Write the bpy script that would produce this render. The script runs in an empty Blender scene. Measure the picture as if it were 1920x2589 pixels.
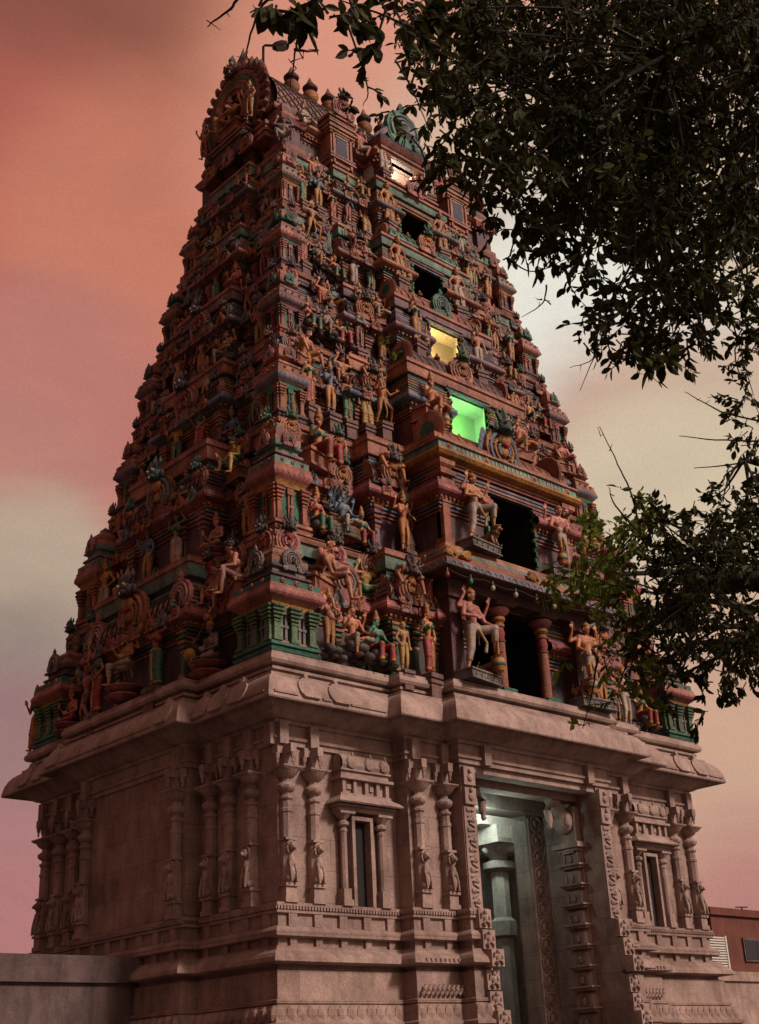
import bpy, bmesh, math, random
from mathutils import Vector, Matrix
PI = math.pi
rnd = random.Random(7)
SC = bpy.context.scene
COL = SC.collection
R = math.radians

# ------------------------------------------------------------------ colours
SALMON = (.56, .225, .145); TERRA = (.44, .135, .070); GREEN = (.045, .22, .14); PALEG = (.22, .36, .27)
PURPLE = (.17, .095, .11); BLUEG = (.20, .25, .34); OCHRE = (.58, .25, .04); RED = (.46, .035, .03)
CREAM = (.50, .40, .31); DARK = (.030, .022, .022); BROWN = (.13, .06, .04); PINK = (.60, .27, .23)
NAVY = (.035, .045, .09); ROSE = (.50, .15, .14); LIME = (.12, .23, .10); GREY = (.24, .21, .20)
GOLD = (.50, .26, .04); SKIN = (.44, .18, .10); MAUVE = (.33, .19, .22); BLACK = (.012, .010, .010)
STONE = (.43, .305, .262)

# ------------------------------------------------------------------ materials
def new_mat(name):
    m = bpy.data.materials.new(name); m.use_nodes = True
    nt = m.node_tree; nt.nodes.clear()
    out = nt.nodes.new('ShaderNodeOutputMaterial'); b = nt.nodes.new('ShaderNodeBsdfPrincipled')
    nt.links.new(b.outputs[0], out.inputs[0])
    return m, nt, b
def N(nt, t, **kw):
    n = nt.nodes.new(t)
    for k, v in kw.items():
        if k.startswith('i_'):
            key = k[2:]
            n.inputs[int(key) if key.isdigit() else key].default_value = v
        else: setattr(n, k, v)
    return n
def ramp(nt, src, stops):
    r = N(nt, 'ShaderNodeValToRGB'); e = r.color_ramp.elements
    while len(e) < len(stops): e.new(.5)
    for el, (p, c) in zip(e, stops):
        el.position = p; el.color = (*c, 1) if len(c) == 3 else c
    nt.links.new(src, r.inputs[0]); return r
def mixc(nt, fac, a, b, mode='MIX'):
    m = N(nt, 'ShaderNodeMix', data_type='RGBA', blend_type=mode)
    for sock, v in ((m.inputs['Factor'], fac), (m.inputs['A'], a), (m.inputs['B'], b)):
        pass
    for idx, v in ((0, fac), (6, a), (7, b)):
        if hasattr(v, 'links'): nt.links.new(v, m.inputs[idx])
        elif idx == 0: m.inputs[0].default_value = v
        else: m.inputs[idx].default_value = (*v, 1) if len(v) == 3 else v
    return m.outputs[2]

def weathered(name, base=None, rough=.75, dirt=.55, streak=.5, scale=1., joints=False, bump=.35, spec=.3, grit=.72):
    """painted / carved masonry: colour from the mesh attribute 'Col' (alpha = how much it overrides the object colour)"""
    m, nt, b = new_mat(name)
    geo = N(nt, 'ShaderNodeNewGeometry')
    if base is None:
        at = N(nt, 'ShaderNodeAttribute', attribute_name='Col')
        oi = N(nt, 'ShaderNodeObjectInfo')
        col = mixc(nt, at.outputs['Alpha'], oi.outputs['Color'], at.outputs['Color'])
    else:
        c = N(nt, 'ShaderNodeRGB'); c.outputs[0].default_value = (*base, 1); col = c.outputs[0]
    n1 = N(nt, 'ShaderNodeTexNoise', i_Scale=1.3*scale, i_Detail=8., i_Roughness=.65)
    nt.links.new(geo.outputs['Position'], n1.inputs['Vector'])
    v = N(nt, 'ShaderNodeVectorMath', operation='MULTIPLY'); v.inputs[1].default_value = (3.2*scale, 3.2*scale, .8*scale)
    nt.links.new(geo.outputs['Position'], v.inputs[0])
    n2 = N(nt, 'ShaderNodeTexNoise', i_Scale=1., i_Detail=8., i_Roughness=.68, i_Distortion=.5)
    nt.links.new(v.outputs[0], n2.inputs['Vector'])
    n3 = N(nt, 'ShaderNodeTexNoise', i_Scale=22*scale, i_Detail=5., i_Roughness=.7)
    nt.links.new(geo.outputs['Position'], n3.inputs['Vector'])
    r1 = ramp(nt, n1.outputs[0], [(.36, (1, 1, 1)), (.66, (1-dirt, 1-dirt*1.05, 1-dirt*1.05))])
    r2 = ramp(nt, n2.outputs[0], [(.42, (1, 1, 1)), (.68, (1-streak, 1-streak, 1-streak*.95))])
    r3 = ramp(nt, n3.outputs[0], [(.3, (grit, grit, grit)), (.7, (1.15, 1.15, 1.15))])
    c = mixc(nt, 1., col, r1.outputs[0], 'MULTIPLY'); c = mixc(nt, 1., c, r2.outputs[0], 'MULTIPLY'); c = mixc(nt, 1., c, r3.outputs[0], 'MULTIPLY')
    hsrc = n3.outputs[0]
    if joints:
        # masonry joints of the ashlar, following the wall in x+y and in z
        sx = N(nt, 'ShaderNodeSeparateXYZ'); nt.links.new(geo.outputs['Position'], sx.inputs[0])
        ad = N(nt, 'ShaderNodeMath', operation='ADD'); nt.links.new(sx.outputs[0], ad.inputs[0]); nt.links.new(sx.outputs[1], ad.inputs[1])
        cb = N(nt, 'ShaderNodeCombineXYZ'); nt.links.new(ad.outputs[0], cb.inputs[0]); nt.links.new(sx.outputs[2], cb.inputs[1])
        br = N(nt, 'ShaderNodeTexBrick', i_Scale=1., offset=.5)
        br.inputs['Brick Width'].default_value = 1.35; br.inputs['Row Height'].default_value = .62
        br.inputs['Mortar Size'].default_value = .007; br.inputs['Mortar Smooth'].default_value = .4
        br.inputs['Color1'].default_value = (1, 1, 1, 1); br.inputs['Color2'].default_value = (.84, .80, .78, 1); br.inputs['Mortar'].default_value = (.5, .45, .42, 1)
        nt.links.new(cb.outputs[0], br.inputs['Vector'])
        c = mixc(nt, 1., c, br.outputs[0], 'MULTIPLY')
    nt.links.new(c, b.inputs['Base Color'])
    b.inputs['Roughness'].default_value = rough
    b.inputs['Specular IOR Level'].default_value = spec
    bp = N(nt, 'ShaderNodeBump', i_Strength=bump, i_Distance=.03)
    nt.links.new(hsrc, bp.inputs['Height']); nt.links.new(bp.outputs[0], b.inputs['Normal'])
    return m
M_PAINT = weathered('painted_plaster', dirt=.60, streak=.62, bump=.9, rough=.58, spec=.45, grit=.42)
M_STATUE = weathered('painted_statue', dirt=.55, streak=.5, scale=2., bump=.5, rough=.45, spec=.5, grit=.62)
M_STONE = weathered('granite', STONE, dirt=.42, streak=.34, joints=False, bump=.6, rough=.85, spec=.2)
M_ASHLAR = weathered('granite_ashlar', STONE, dirt=.42, streak=.34, joints=True, bump=.6, rough=.85, spec=.2)
M_WALL = weathered('compound_wall_plaster', (.15, .098, .088), dirt=.5, streak=.5, bump=.3)
M_DARK = weathered('interior_shade', (.015, .012, .012), dirt=.2, streak=.2)  # near-black colour stands for the shade inside openings
M_BARK = weathered('bark', (.045, .032, .022), dirt=.5, streak=.4, scale=3, bump=.8)
def plain(name, c, rough=.6, metal=0., emit=None, es=1.):
    m, nt, b = new_mat(name); b.inputs['Base Color'].default_value = (*c, 1)
    b.inputs['Roughness'].default_value = rough; b.inputs['Metallic'].default_value = metal
    if emit: b.inputs['Emission Color'].default_value = (*emit, 1); b.inputs['Emission Strength'].default_value = es
    return m
M_METAL = plain('lamp_metal', (.05, .05, .05), .5, .6)
M_GLASS = plain('lamp_glass', (.35, .35, .33), .2)
M_WHITEP = weathered('white_plaster', (.62, .62, .56), dirt=.12, streak=.1, bump=.2)
M_BRICK = weathered('red_brown_render', (.16, .050, .034), dirt=.3, streak=.3)
M_WIN = plain('window_glass', (.02, .025, .03), .15)

# ------------------------------------------------------------------ mesh builder
class MB:
    def __init__(s, col=SALMON): s.v = []; s.f = []; s.c = []; s.col = (*col, 1.)
    def color(s, c, a=1.): s.col = (*c, a); return s
    def face(s, idx, c=None): s.f.append(idx); s.c.append(s.col if c is None else ((*c, 1.) if len(c) == 3 else c))
    def box(s, x0, x1, y0, y1, z0, z1, c=None, M=None):
        b = len(s.v); P = [(x, y, z) for z in (z0, z1) for x, y in ((x0, y0), (x1, y0), (x1, y1), (x0, y1))]
        if M is not None: P = [tuple(M @ Vector(p)) for p in P]
        s.v += P
        for q in ((0, 3, 2, 1), (4, 5, 6, 7), (0, 1, 5, 4), (1, 2, 6, 5), (2, 3, 7, 6), (3, 0, 4, 7)): s.face([b+i for i in q], c)
    def ring_stack(s, rings, cols, closed=True, cap0=True, cap1=True):
        b = len(s.v); n = len(rings[0])
        for r in rings: s.v += [tuple(p) for p in r]
        for k in range(len(rings)-1):
            m = n if closed else n-1
            for i in range(m):
                j = (i+1) % n
                s.face([b+k*n+i, b+k*n+j, b+(k+1)*n+j, b+(k+1)*n+i], cols[k])
        if cap0: s.face([b+i for i in range(n)][::-1], cols[0])
        if cap1: s.face([b+(len(rings)-1)*n+i for i in range(n)], cols[-1])
    def lathe(s, prof, cx=0, cy=0, cz=0, seg=12, a0=None, M=None, squash=1.):
        """prof: [(r, z, colour)]"""
        if a0 is None: a0 = PI/seg
        k = 1/math.cos(PI/seg) if seg <= 8 else 1
        rings = []
        for r, z, *_ in prof:
            ring = [Vector((cx+math.cos(a0+2*PI*i/seg)*r*k, cy+math.sin(a0+2*PI*i/seg)*r*k*squash, cz+z)) for i in range(seg)]
            if M is not None: ring = [M @ p for p in ring]
            rings.append(ring)
        cols = [(p[2] if len(p) > 2 and p[2] is not None else None) for p in prof]
        s.ring_stack(rings, cols)
    def tube(s, pts, rad, seg=8, c=None, cap=True):
        pts = [Vector(p) for p in pts]; rad = rad if isinstance(rad, (list, tuple)) else [rad]*len(pts)
        rings = []; up = Vector((.31, .17, .93))
        for i, p in enumerate(pts):
            d = (pts[min(i+1, len(pts)-1)] - pts[max(i-1, 0)]).normalized()
            a = d.cross(up)
            if a.length < .05: a = d.cross(Vector((1, 0, 0)))
            a.normalize(); b = d.cross(a)
            rings.append([p + (a*math.cos(2*PI*k/seg) + b*math.sin(2*PI*k/seg))*rad[i] for k in range(seg)])
        s.ring_stack(rings, [c]*len(rings), True, cap, cap)
    def ball(s, c, r, seg=10, rings=6, col=None, M=None):
        r = r if isinstance(r, (list, tuple)) else (r, r, r); L = []
        for k in range(rings+1):
            t = -PI/2 + PI*k/rings; ct = max(math.cos(t), .02)
            ring = [Vector((c[0]+r[0]*ct*math.cos(2*PI*i/seg), c[1]+r[1]*ct*math.sin(2*PI*i/seg), c[2]+r[2]*math.sin(t))) for i in range(seg)]
            if M is not None: ring = [M @ p for p in ring]
            L.append(ring)
        s.ring_stack(L, [col]*(rings+1))
    def prism(s, poly, y0, y1, c=None, side=None):
        """polygon in x,z extruded along y"""
        b = len(s.v); n = len(poly)
        s.v += [(x, y0, z) for x, z in poly] + [(x, y1, z) for x, z in poly]
        s.face([b+i for i in range(n)], c); s.face([b+n+i for i in range(n)][::-1], c)
        for i in range(n):
            j = (i+1) % n; s.face([b+i, b+n+i, b+n+j, b+j], side or c)
    def add(s, o, M=None):
        b = len(s.v); s.v += [tuple(M @ Vector(p)) for p in o.v] if M is not None else list(o.v)
        s.f += [[b+i for i in f] for f in o.f]; s.c += o.c
    def mesh(s, name, mat, smooth=None):
        me = bpy.data.meshes.new(name); me.from_pydata(s.v, [], s.f)
        ca = me.color_attributes.new('Col', 'FLOAT_COLOR', 'CORNER')
        buf = []
        for f, c in zip(s.f, s.c): buf += list(c)*len(f)
        ca.data.foreach_set('color', buf)
        me.materials.append(mat)
        if smooth is not None:
            me.polygons.foreach_set('use_smooth', [True]*len(me.polygons))
            me.set_sharp_from_angle(angle=R(smooth))
        me.update(); return me
    def build(s, name, mat=None, parent=None, smooth=None, loc=None, rz=0.):
        o = bpy.data.objects.new(name, s.mesh(name, mat or M_PAINT, smooth)); COL.objects.link(o)
        if parent is not None: o.parent = parent
        if loc is not None: o.location = loc
        o.rotation_euler[2] = rz
        return o
def inst(me, name, parent=None, loc=(0, 0, 0), rz=0., sc=1., color=None, rx=0.):
    o = bpy.data.objects.new(name, me); COL.objects.link(o); o.parent = parent
    o.location = loc; o.rotation_euler = (rx, 0, rz); o.scale = (sc,)*3 if not isinstance(sc, (tuple, list)) else sc
    if color: o.color = (*color, 1)
    return o
def tag(o, label=None, cat=None, group=None, kind=None):
    if label: o['label'] = label
    if cat: o['category'] = cat
    if group: o['group'] = group
    if kind: o['kind'] = kind
    return o
def empty(name, loc=(0, 0, 0), rz=0.):
    o = bpy.data.objects.new(name, None); COL.objects.link(o); o.location = loc; o.rotation_euler[2] = rz; o.empty_display_size = .2
    return o

# ------------------------------------------------------------------ sweeping mouldings round a rectilinear plan
def offset_pts(pts, mask, p, closed):
    n = len(pts); out = []
    def nrm(a, b):
        dx, dy = b[0]-a[0], b[1]-a[1]; l = math.hypot(dx, dy); return (dy/l, -dx/l)
    for i in range(n):
        ox = oy = 0.
        if closed or i > 0:
            e = (i-1) % n; q = nrm(pts[e], pts[i]); ox += q[0]*p*mask[e]; oy += q[1]*p*mask[e]
        if closed or i < n-1:
            q = nrm(pts[i], pts[(i+1) % n]); m = mask[i]
            ox += q[0]*p*m; oy += q[1]*p*m
        out.append((pts[i][0]+ox, pts[i][1]+oy))
    return out
def sweep(mb, pts, prof, closed=True, mask=None, cap0=False, cap1=True):
    mask = mask or [1]*len(pts)
    rings = [[(x, y, z) for x, y in offset_pts(pts, mask, p, closed)] for p, z, *_ in prof]
    cols = [q[2] if len(q) > 2 else None for q in prof]
    mb.ring_stack(rings, cols, closed, cap0 and closed, cap1 and closed)
def plan(x0, x1, y0, y1, fs=(), ss=()):
    """rectangle with stepped bays: fs (half width, projection) on front/back, ss on the sides"""
    cx, cy = (x0+x1)/2, (y0+y1)/2; P = []
    def side(o, d, nx, half, steps):
        L = [(0, -half)]; pr = 0
        pts = [(-half, 0)]
        for hw, p in steps: pts += [(-hw, pr), (-hw, p)]; pr = p
        rev = [(-u, w) for u, w in pts[::-1]]
        allp = pts + rev
        return [(o[0]+d[0]*u+nx[0]*w, o[1]+d[1]*u+nx[1]*w) for u, w in allp]
    hx, hy = (x1-x0)/2, (y1-y0)/2
    for o, d, nx, h, st in (((cx, y0), (1, 0), (0, -1), hx, fs), ((x1, cy), (0, 1), (1, 0), hy, ss), ((cx, y1), (-1, 0), (0, 1), hx, fs), ((x0, cy), (0, -1), (-1, 0), hy, ss)):
        q = side(o, d, nx, h, st)
        P += q[:-1]
    return P
CX, CY = 7., 4.69

# ------------------------------------------------------------------ the stone storey
FS = ((3.8, .4), (2.55, .8)); SS = ((2.09, .4),)
tower = empty('temple_gateway', (CX, CY, 0))
tag(tower, 'tall stepped temple gateway tower, grey stone storey below and seven painted storeys of sculpture above', 'temple tower')
OFF = Vector((-CX, -CY, 0))
def tw(mb, name, parent=None, mat=None, smooth=None, at=(0, 0, 0), rz=0.):
    """link a mesh given in scene coordinates under the tower"""
    o = mb.build(name, mat, parent, smooth)
    o.location = Vector(at) + (OFF if parent is tower else Vector((0, 0, 0))); o.rotation_euler[2] = rz
    return o
# plan of one half of the pierced storey; edges with mask 0 face the passage
def half(sign):
    L = [((0, 0), 1), ((3.2, 0), 1), ((3.2, -.4), 1), ((4.45, -.4), 1), ((4.45, -.8), 1), ((4.85, -.8), 0), ((4.85, 1.0), 0), ((5.45, 1.0), 0), ((5.45, 1.45), 0), ((3.3, 1.45), 0), ((3.3, 7.93), 0), ((4.85, 7.93), 0),
         ((4.85, 10.18), 1), ((4.45, 10.18), 1), ((4.45, 9.78), 1), ((3.2, 9.78), 1), ((3.2, 9.38), 1), ((0, 9.38), 1), ((0, 6.78), 1), ((-.4, 6.78), 1), ((-.4, 2.6), 1), ((0, 2.6), 1)]
    if sign > 0: return [p for p, m in L], [m for p, m in L]
    pts = [(14-p[0], p[1]) for p, m in L]; ms = [m for p, m in L]
    pts = pts[::-1]; ms = [ms[len(ms)-2-i] for i in range(len(ms))]
    return pts, ms
plinth_prof = [(1.3, 0), (1.3, .35), (1.15, .37), (1.15, .8), (.98, .84), (.98, 1.3), (.8, 1.36), (.84, 1.5), (.72, 1.62), (.6, 1.66), (.6, 1.95), (.66, 2.0), (.78, 2.1), (.82, 2.25), (.78, 2.4), (.62, 2.5), (.46, 2.53),
    (.46, 2.62), (.52, 2.64), (.52, 2.70), (.44, 2.74), (.40, 2.86), (.36, 3.02), (.30, 3.05), (.34, 3.07), (.34, 3.13), (.26, 3.15), (.26, 3.66), (.16, 3.68), (.16, 3.75), (.44, 3.78), (.47, 3.80), (.45, 3.88), (.40, 3.95), (.30, 4.01), (.26, 4.05), (.26, 4.09), (.10, 4.10),
    (.10, 4.25), (.20, 4.26), (.26, 4.28), (.26, 4.38), (.20, 4.44), (.10, 4.48), (.10, 4.70), (.17, 4.71), (.17, 4.76), (.13, 4.78), (.19, 4.84), (.19, 4.90), (.0, 4.905)]
m = MB(STONE)
for sg in (1, -1):
    p, ms = half(sg); sweep(m, p, plinth_prof, True, ms)
# petals, beads and blocks carved on the plinth, front and side
def along_front(pr, z, step, fn, skip=None):
    segs = [((0-pr, 0-pr), (3.2-pr, 0-pr)), ((3.2-pr, -.4-pr), (4.45-pr, -.4-pr)), ((4.45-pr, -.8-pr), (4.85, -.8-pr)), ((9.15, -.8-pr), (9.55+pr, -.8-pr)), ((9.55+pr, -.4-pr), (10.8+pr, -.4-pr)), ((10.8+pr, -pr), (14+pr, -pr))]
    for a, b in segs:
        n = max(1, int((b[0]-a[0])/step)); st = (b[0]-a[0])/n
        for i in range(n): fn(a[0]+(i+.5)*st, a[1], st)
def along_side(pr, z, step, fn):
    for a, b, x in ((-pr, 2.6-pr, -pr), (2.6-pr, 6.78+pr, -.4-pr), (6.78+pr, 9.38+pr, -pr)):
        n = max(1, int((b-a)/step)); st = (b-a)/n
        for i in range(n): fn(x, a+(i+.5)*st, st)
along_front(.42, 2.9, .24, lambda x, y, s: m.lathe([(.02, 2.72), (s*.40, 2.76), (s*.46, 2.86), (s*.36, 2.96), (.02, 3.03)], x, y+.05, 0, 6, squash=.6))
along_side(.42, 2.9, .24, lambda x, y, s: m.lathe([(.02, 2.72), (s*.40, 2.76), (s*.46, 2.86), (s*.36, 2.96), (.02, 3.03)], x+.05, y, 0, 6))
along_front(.19, 4.8, .075, lambda x, y, s: m.box(x-s*.3, x+s*.3, y-.012, y+.05, 4.775, 4.835))
along_side(.19, 4.8, .075, lambda x, y, s: m.box(x-.012, x+.05, y-s*.3, y+s*.3, 4.775, 4.835))
along_front(.10, 4.6, .62, lambda x, y, s: m.box(x-.10, x+.10, y-.06, y+.05, 4.46, 4.70))
along_side(.10, 4.6, .62, lambda x, y, s: m.box(x-.06, x+.05, y-.10, y+.10, 4.46, 4.70))
along_front(.10, 4.2, .62, lambda x, y, s: m.box(x-.08, x+.08, y-.07, y+.05, 4.09, 4.258))
along_side(.10, 4.2, .62, lambda x, y, s: m.box(x-.07, x+.05, y-.08, y+.08, 4.09, 4.258))
# rope moulding and beads on the inner bays
for x0, x1 in ((3.0, 4.30), (9.7, 11.0)):
    for i in range(10):
        x = x0+(x1-x0)*(i+.5)/10
        m.tube([(x-.05, -.72, 3.22), (x, -.755, 3.30), (x+.06, -.72, 3.38)], .045, 6)
        m.box(x-.025, x+.025, -.885, -.83, 3.83, 3.89)
for i in range(17):
    x = 11.15+i*.19
    m.tube([(x-.06, -.50, 2.10), (x, -.80, 2.25), (x+.07, -.50, 2.40)], .06, 6)
plinth = tw(m, 'plinth', tower, M_ASHLAR)

m = MB(STONE)
for sg in (1, -1):
    p, ms = half(sg); sweep(m, p, [(0, 4.9), (0, 8.0)], True, ms, cap1=False)
tw(m, 'wall', tower, M_ASHLAR)
# entablature, cornice and ledge above the passage
full = plan(0, 14, 0, 9.38, FS, SS)
m = MB(STONE)
sweep(m, full, [(.0, 8.0), (.06, 8.0), (.06, 8.10), (.11, 8.11), (.11, 8.17), (.05, 8.19), (.05, 8.42), (.12, 8.43), (.12, 8.50), (.20, 8.52), (.34, 8.60), (.52, 8.72), (.56, 8.80), (.60, 8.80)], True, None, cap0=True, cap1=False)
along = [('f', u) for u in ()]
tw(m, 'entablature', tower, M_STONE)
m = MB(STONE)
sweep(m, full, [(.60, 8.80), (.78, 8.72), (.83, 8.69), (.85, 8.72), (.835, 8.80), (.80, 8.95), (.74, 9.08), (.66, 9.18), (.55, 9.26), (.50, 9.28), (.50, 9.34), (.30, 9.345)], True, None, cap1=False)
# flat straps and gourd-shaped arch ornaments lying on the cornice
def cornice_kudu(px, py, rz, w=.3):
    q = MB(STONE); po = []
    for i in range(13):
        a = PI*(-.28+1.56*i/12); po.append((math.cos(a)*w, math.sin(a)*w*.95+.02))
    po = [(w*.75, -.30), *po, (-w*.75, -.30)] if False else po
    top = [(-.045, w*1.02), (-.05, w*1.32), (0, w*1.5), (.05, w*1.32), (.045, w*1.02)]
    poly = [(x, z) for x, z in po if z < w*.93 or abs(x) > .06]
    left = [p for p in poly if p[0] > 0]; right = [p for p in poly if p[0] <= 0]
    poly = left + top[::-1] + right
    q.prism(poly, -.028, .16)
    M = Matrix.Translation((px, py, 0)) @ Matrix.Rotation(rz, 4, 'Z') @ Matrix.Translation((0, 0, 8.97)) @ Matrix.Rotation(R(-24), 4, 'X')
    m.add(q, M)
kx = [(.25, 0), (1.05, 0), (12.95, 0), (13.75, 0)]
for x, y in kx: cornice_kudu(x, y-.80, 0)
for y in (.25, .95, 1.55, 7.6, 8.4, 9.1): cornice_kudu(-.80, y, -PI/2)
for y in (2.35, 7.0): cornice_kudu(-1.2, y, -PI/2)
for a, b, y in ((-.7, -.1, 0), (.55, .78, 0), (1.32, 2.3, 0)):
    m.box(a, b, y-.865, y-.80, 8.80, 8.845); m.box(14-b, 14-a, y-.865, y-.80, 8.80, 8.845)
for a, b, x in ((2.75, 6.6, -.4), (-.7, .0, 0), (7.2, 7.35, 0)):
    m.box(x-.865, x-.80, a, b, 8.80, 8.845)
tw(m, 'cornice', tower, M_STONE, smooth=30)
full2 = plan(0, 14, 0, 9.38, ((3.75, .33), (2.4, .64)), SS)
m = MB((.27, .18, .15))
sweep(m, full2, [(.25, 9.343), (.30, 9.45), (.36, 9.46), (.36, 9.52), (.30, 9.53), (.30, 9.56), (.44, 9.58), (.48, 9.64), (.47, 9.72), (.42, 9.77), (.42, 9.82)], True, None, cap1=True)
tw(m, 'ledge', tower, M_STONE, smooth=30)
# band of blocks under the soffit
for x in [.05, .85, 3.35, 4.25, 5.2, 8.8, 9.75, 10.65, 13.15, 13.95]:
    dy = 0 if x < 3.2 or x > 10.8 else (-.4 if x < 4.45 or x > 9.55 else -.8)
    m = MB(STONE); m.box(x-.11, x+.11, dy-.20, dy, 7.99, 8.44); tw(m, 'bracket_block', tower, M_STONE)
for y, dx in ((.05, 0), (.75, 0), (1.45, 0), (2.1, 0), (2.8, -.4), (6.58, -.4), (7.28, 0), (7.93, 0), (8.63, 0), (9.33, 0)):
    m = MB(STONE); m.box(dx-.20, dx, y-.11, y+.11, 7.99, 8.44); tw(m, 'bracket_block', tower, M_STONE)

# ---- stone pilaster with seated lion at the foot and pendant capital (origin: foot at the wall face, facing -y)
def pilaster_mesh():
    q = MB(STONE)
    q.box(-.20, .20, -.26, .06, 0, .10); q.box(-.16, .16, -.23, .06, .10, .30); q.box(-.20, .20, -.28, .06, .30, .36)
    q.lathe([(.155, .36), (.155, .9), (.135, 1.0), (.135, 1.72), (.155, 1.74), (.155, 1.80), (.13, 1.82), (.13, 1.96), (.17, 2.0), (.17, 2.04), (.11, 2.07), (.11, 2.12), (.19, 2.16), (.225, 2.22), (.225, 2.26), (.17, 2.31),
             (.12, 2.34), (.12, 2.40), (.19, 2.43), (.26, 2.50), (.31, 2.56)], 0, -.08, 0, 8)
    q.lathe([(.27, 2.56), (.325, 2.60), (.335, 2.63), (.14, 2.64)], 0, -.08, 0, 4)
    q.box(-.11, .11, -.20, .06, 2.64, 3.09)
    # corbel arms with drop pendants
    q.box(-.30, .30, -.15, .05, 2.90, 3.085); q.box(-.09, .09, -.40, .05, 2.90, 3.08)
    for x, y in ((-.27, -.10), (.27, -.10), (0, -.36)):
        q.lathe([(.01, 2.68), (.03, 2.72), (.02, 2.76), (.05, 2.82), (.055, 2.90)], x, y, 0, 6)
    # seated lion in low relief, its head standing free of the shaft
    q.ball((0, -.22, .54), (.12, .12, .17)); q.ball((0, -.24, .78), (.10, .09, .13)); q.ball((0, -.27, 1.03), (.085, .09, .09)); q.ball((0, -.36, 1.01), (.05, .06, .045))
    q.tube([(.12*math.cos(a*PI/6), -.24, 1.03+.125*math.sin(a*PI/6)) for a in range(13)], .028, 6, cap=False)
    q.box(-.17, .17, -.26, .0, 1.18, 1.23)
    for sx in (-1, 1):
        q.tube([(sx*.07, -.28, .76), (sx*.09, -.33, .56), (sx*.08, -.34, .37)], [.035, .030, .035], 6)
        q.ball((sx*.11, -.22, .44), (.055, .10, .075)); q.ball((sx*.045, -.34, 1.07), .018, 6, 4)
    return q.mesh('pilaster', M_STONE, 35)
ME_PIL = pilaster_mesh()
def pil(x, y, rz, sc=1.):
    return inst(ME_PIL, 'pilaster', tower, Vector((x, y, 4.9)) + OFF, rz, (.80, .88, 1))
for x, y in ((.16, 0), (.86, 0), (3.42, -.4), (4.22, -.4), (14-.16, 0), (14-.86, 0), (14-3.42, -.4), (14-4.22, -.4)): pil(x, y, 0)
for x, y in ((0, .74), (0, 1.48), (0, 2.14), (-.4, 2.84), (-.4, 6.54), (0, 7.1), (0, 7.74), (0, 8.44), (0, 9.14)): pil(x, y, -PI/2)
for y in (.16, .86, 1.6, 7.8, 8.5, 9.22): pil(14, y, PI/2)
for y in (2.9, 6.5): pil(14.4, y, PI/2)

# ---- niche with a slit window between two small pilasters
def niche(x):
    q = MB(STONE)
    for sx in (-.52, .52):
        q.box(sx-.13, sx+.13, -.24, 0, 0, .12)
        q.box(sx-.10, sx+.10, -.21, 0, .12, .34)
        q.lathe([(.07, .34), (.07, 1.45), (.085, 1.47), (.085, 1.52), (.06, 1.55), (.12, 1.60), (.12, 1.66), (.06, 1.70), (.10, 1.74), (.17, 1.82)], sx, -.12, 0, 8)
        q.box(sx-.20, sx+.20, -.30, 0, 1.82, 1.87)
    # window surround, deep reveal
    q.box(-.34, -.26, -.20, 0, 0, 1.80); q.box(.16, .24, -.20, 0, 0, 1.80); q.box(-.26, .16, -.20, 0, 1.72, 1.80)
    q.box(.24, .40, -.05, 0, 0, 1.80)
    q.box(-.74, .74, -.27, 0, 1.875, 1.96); q.box(-.80, .80, -.36, 0, 1.96, 2.0)
    M = None
    b = len(q.v)
    q.ring_stack([[(-.86-a, 0, z), (-.86-a, -.46-a, z), (.86+a, -.46-a, z), (.86+a, 0, z)] for a, z in ((0, 2.0), (.03, 2.03), (-.03, 2.10), (-.14, 2.17), (-.16, 2.2))], [None]*5, False, False, False)
    q.box(-.70, .70, -.30, 0, 2.2, 2.24)
    for u in (-.60, -.30, .02, .34, .60): q.box(u-.045, u+.045, -.30, 0, 2.24, 2.52)
    q.box(-.50, -.38, -.26, 0, 2.33, 2.43); q.box(.14, .24, -.26, 0, 2.33, 2.43)
    q.box(-.62, .62, -.22, 0, 2.24, 2.52)
    q.box(-.74, .74, -.36, 0, 2.52, 2.58); q.box(-.66, .66, -.28, 0, 2.58, 2.70)
    q.box(-.70, .70, -.33, 0, 2.70, 2.74)
    q.ring_stack([[(-.66, -y, z), (.66, -y, z)] for y, z in ((.30, 2.74), (.34, 2.82), (.33, 2.92), (.26, 3.02), (.12, 3.08), (0, 3.08))], [None]*6, False, False, False)
    q.prism([(-.66, 2.74)]*0 or [(-.66, 2.75), (.66, 2.75), (.66, 3.05), (-.66, 3.05)], -.24, -.02)
    for u in (-.42, .08, .5):
        q.lathe([(.02, -.06), (.15, -.03), (.13, .03), (.03, .06)], u, -2.88, -.32, 10, M=Matrix.Rotation(PI/2, 4, 'X') @ Matrix.Rotation(PI, 4, 'Z') @ Matrix.Scale(-1, 4, (0, 1, 0)) if False else None) if False else None
        q.ball((u, -.35, 2.88), (.13, .04, .14), 10, 6); q.ball((u, -.37, 3.03), (.03, .03, .06), 6, 4)
    o = q.build('window_niche', M_STONE, tower, 30); o.location = Vector((x, 0, 4.9)) + OFF
    w = MB(DARK); w.box(-.255, .155, -.012, .0, .01, 1.715); pn = w.build('window_shade_panel', M_DARK, o)  # flat near-black panel painted as the opening's shade; the wall has no hole
niche(2.12); niche(14-2.12+.05)

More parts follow.
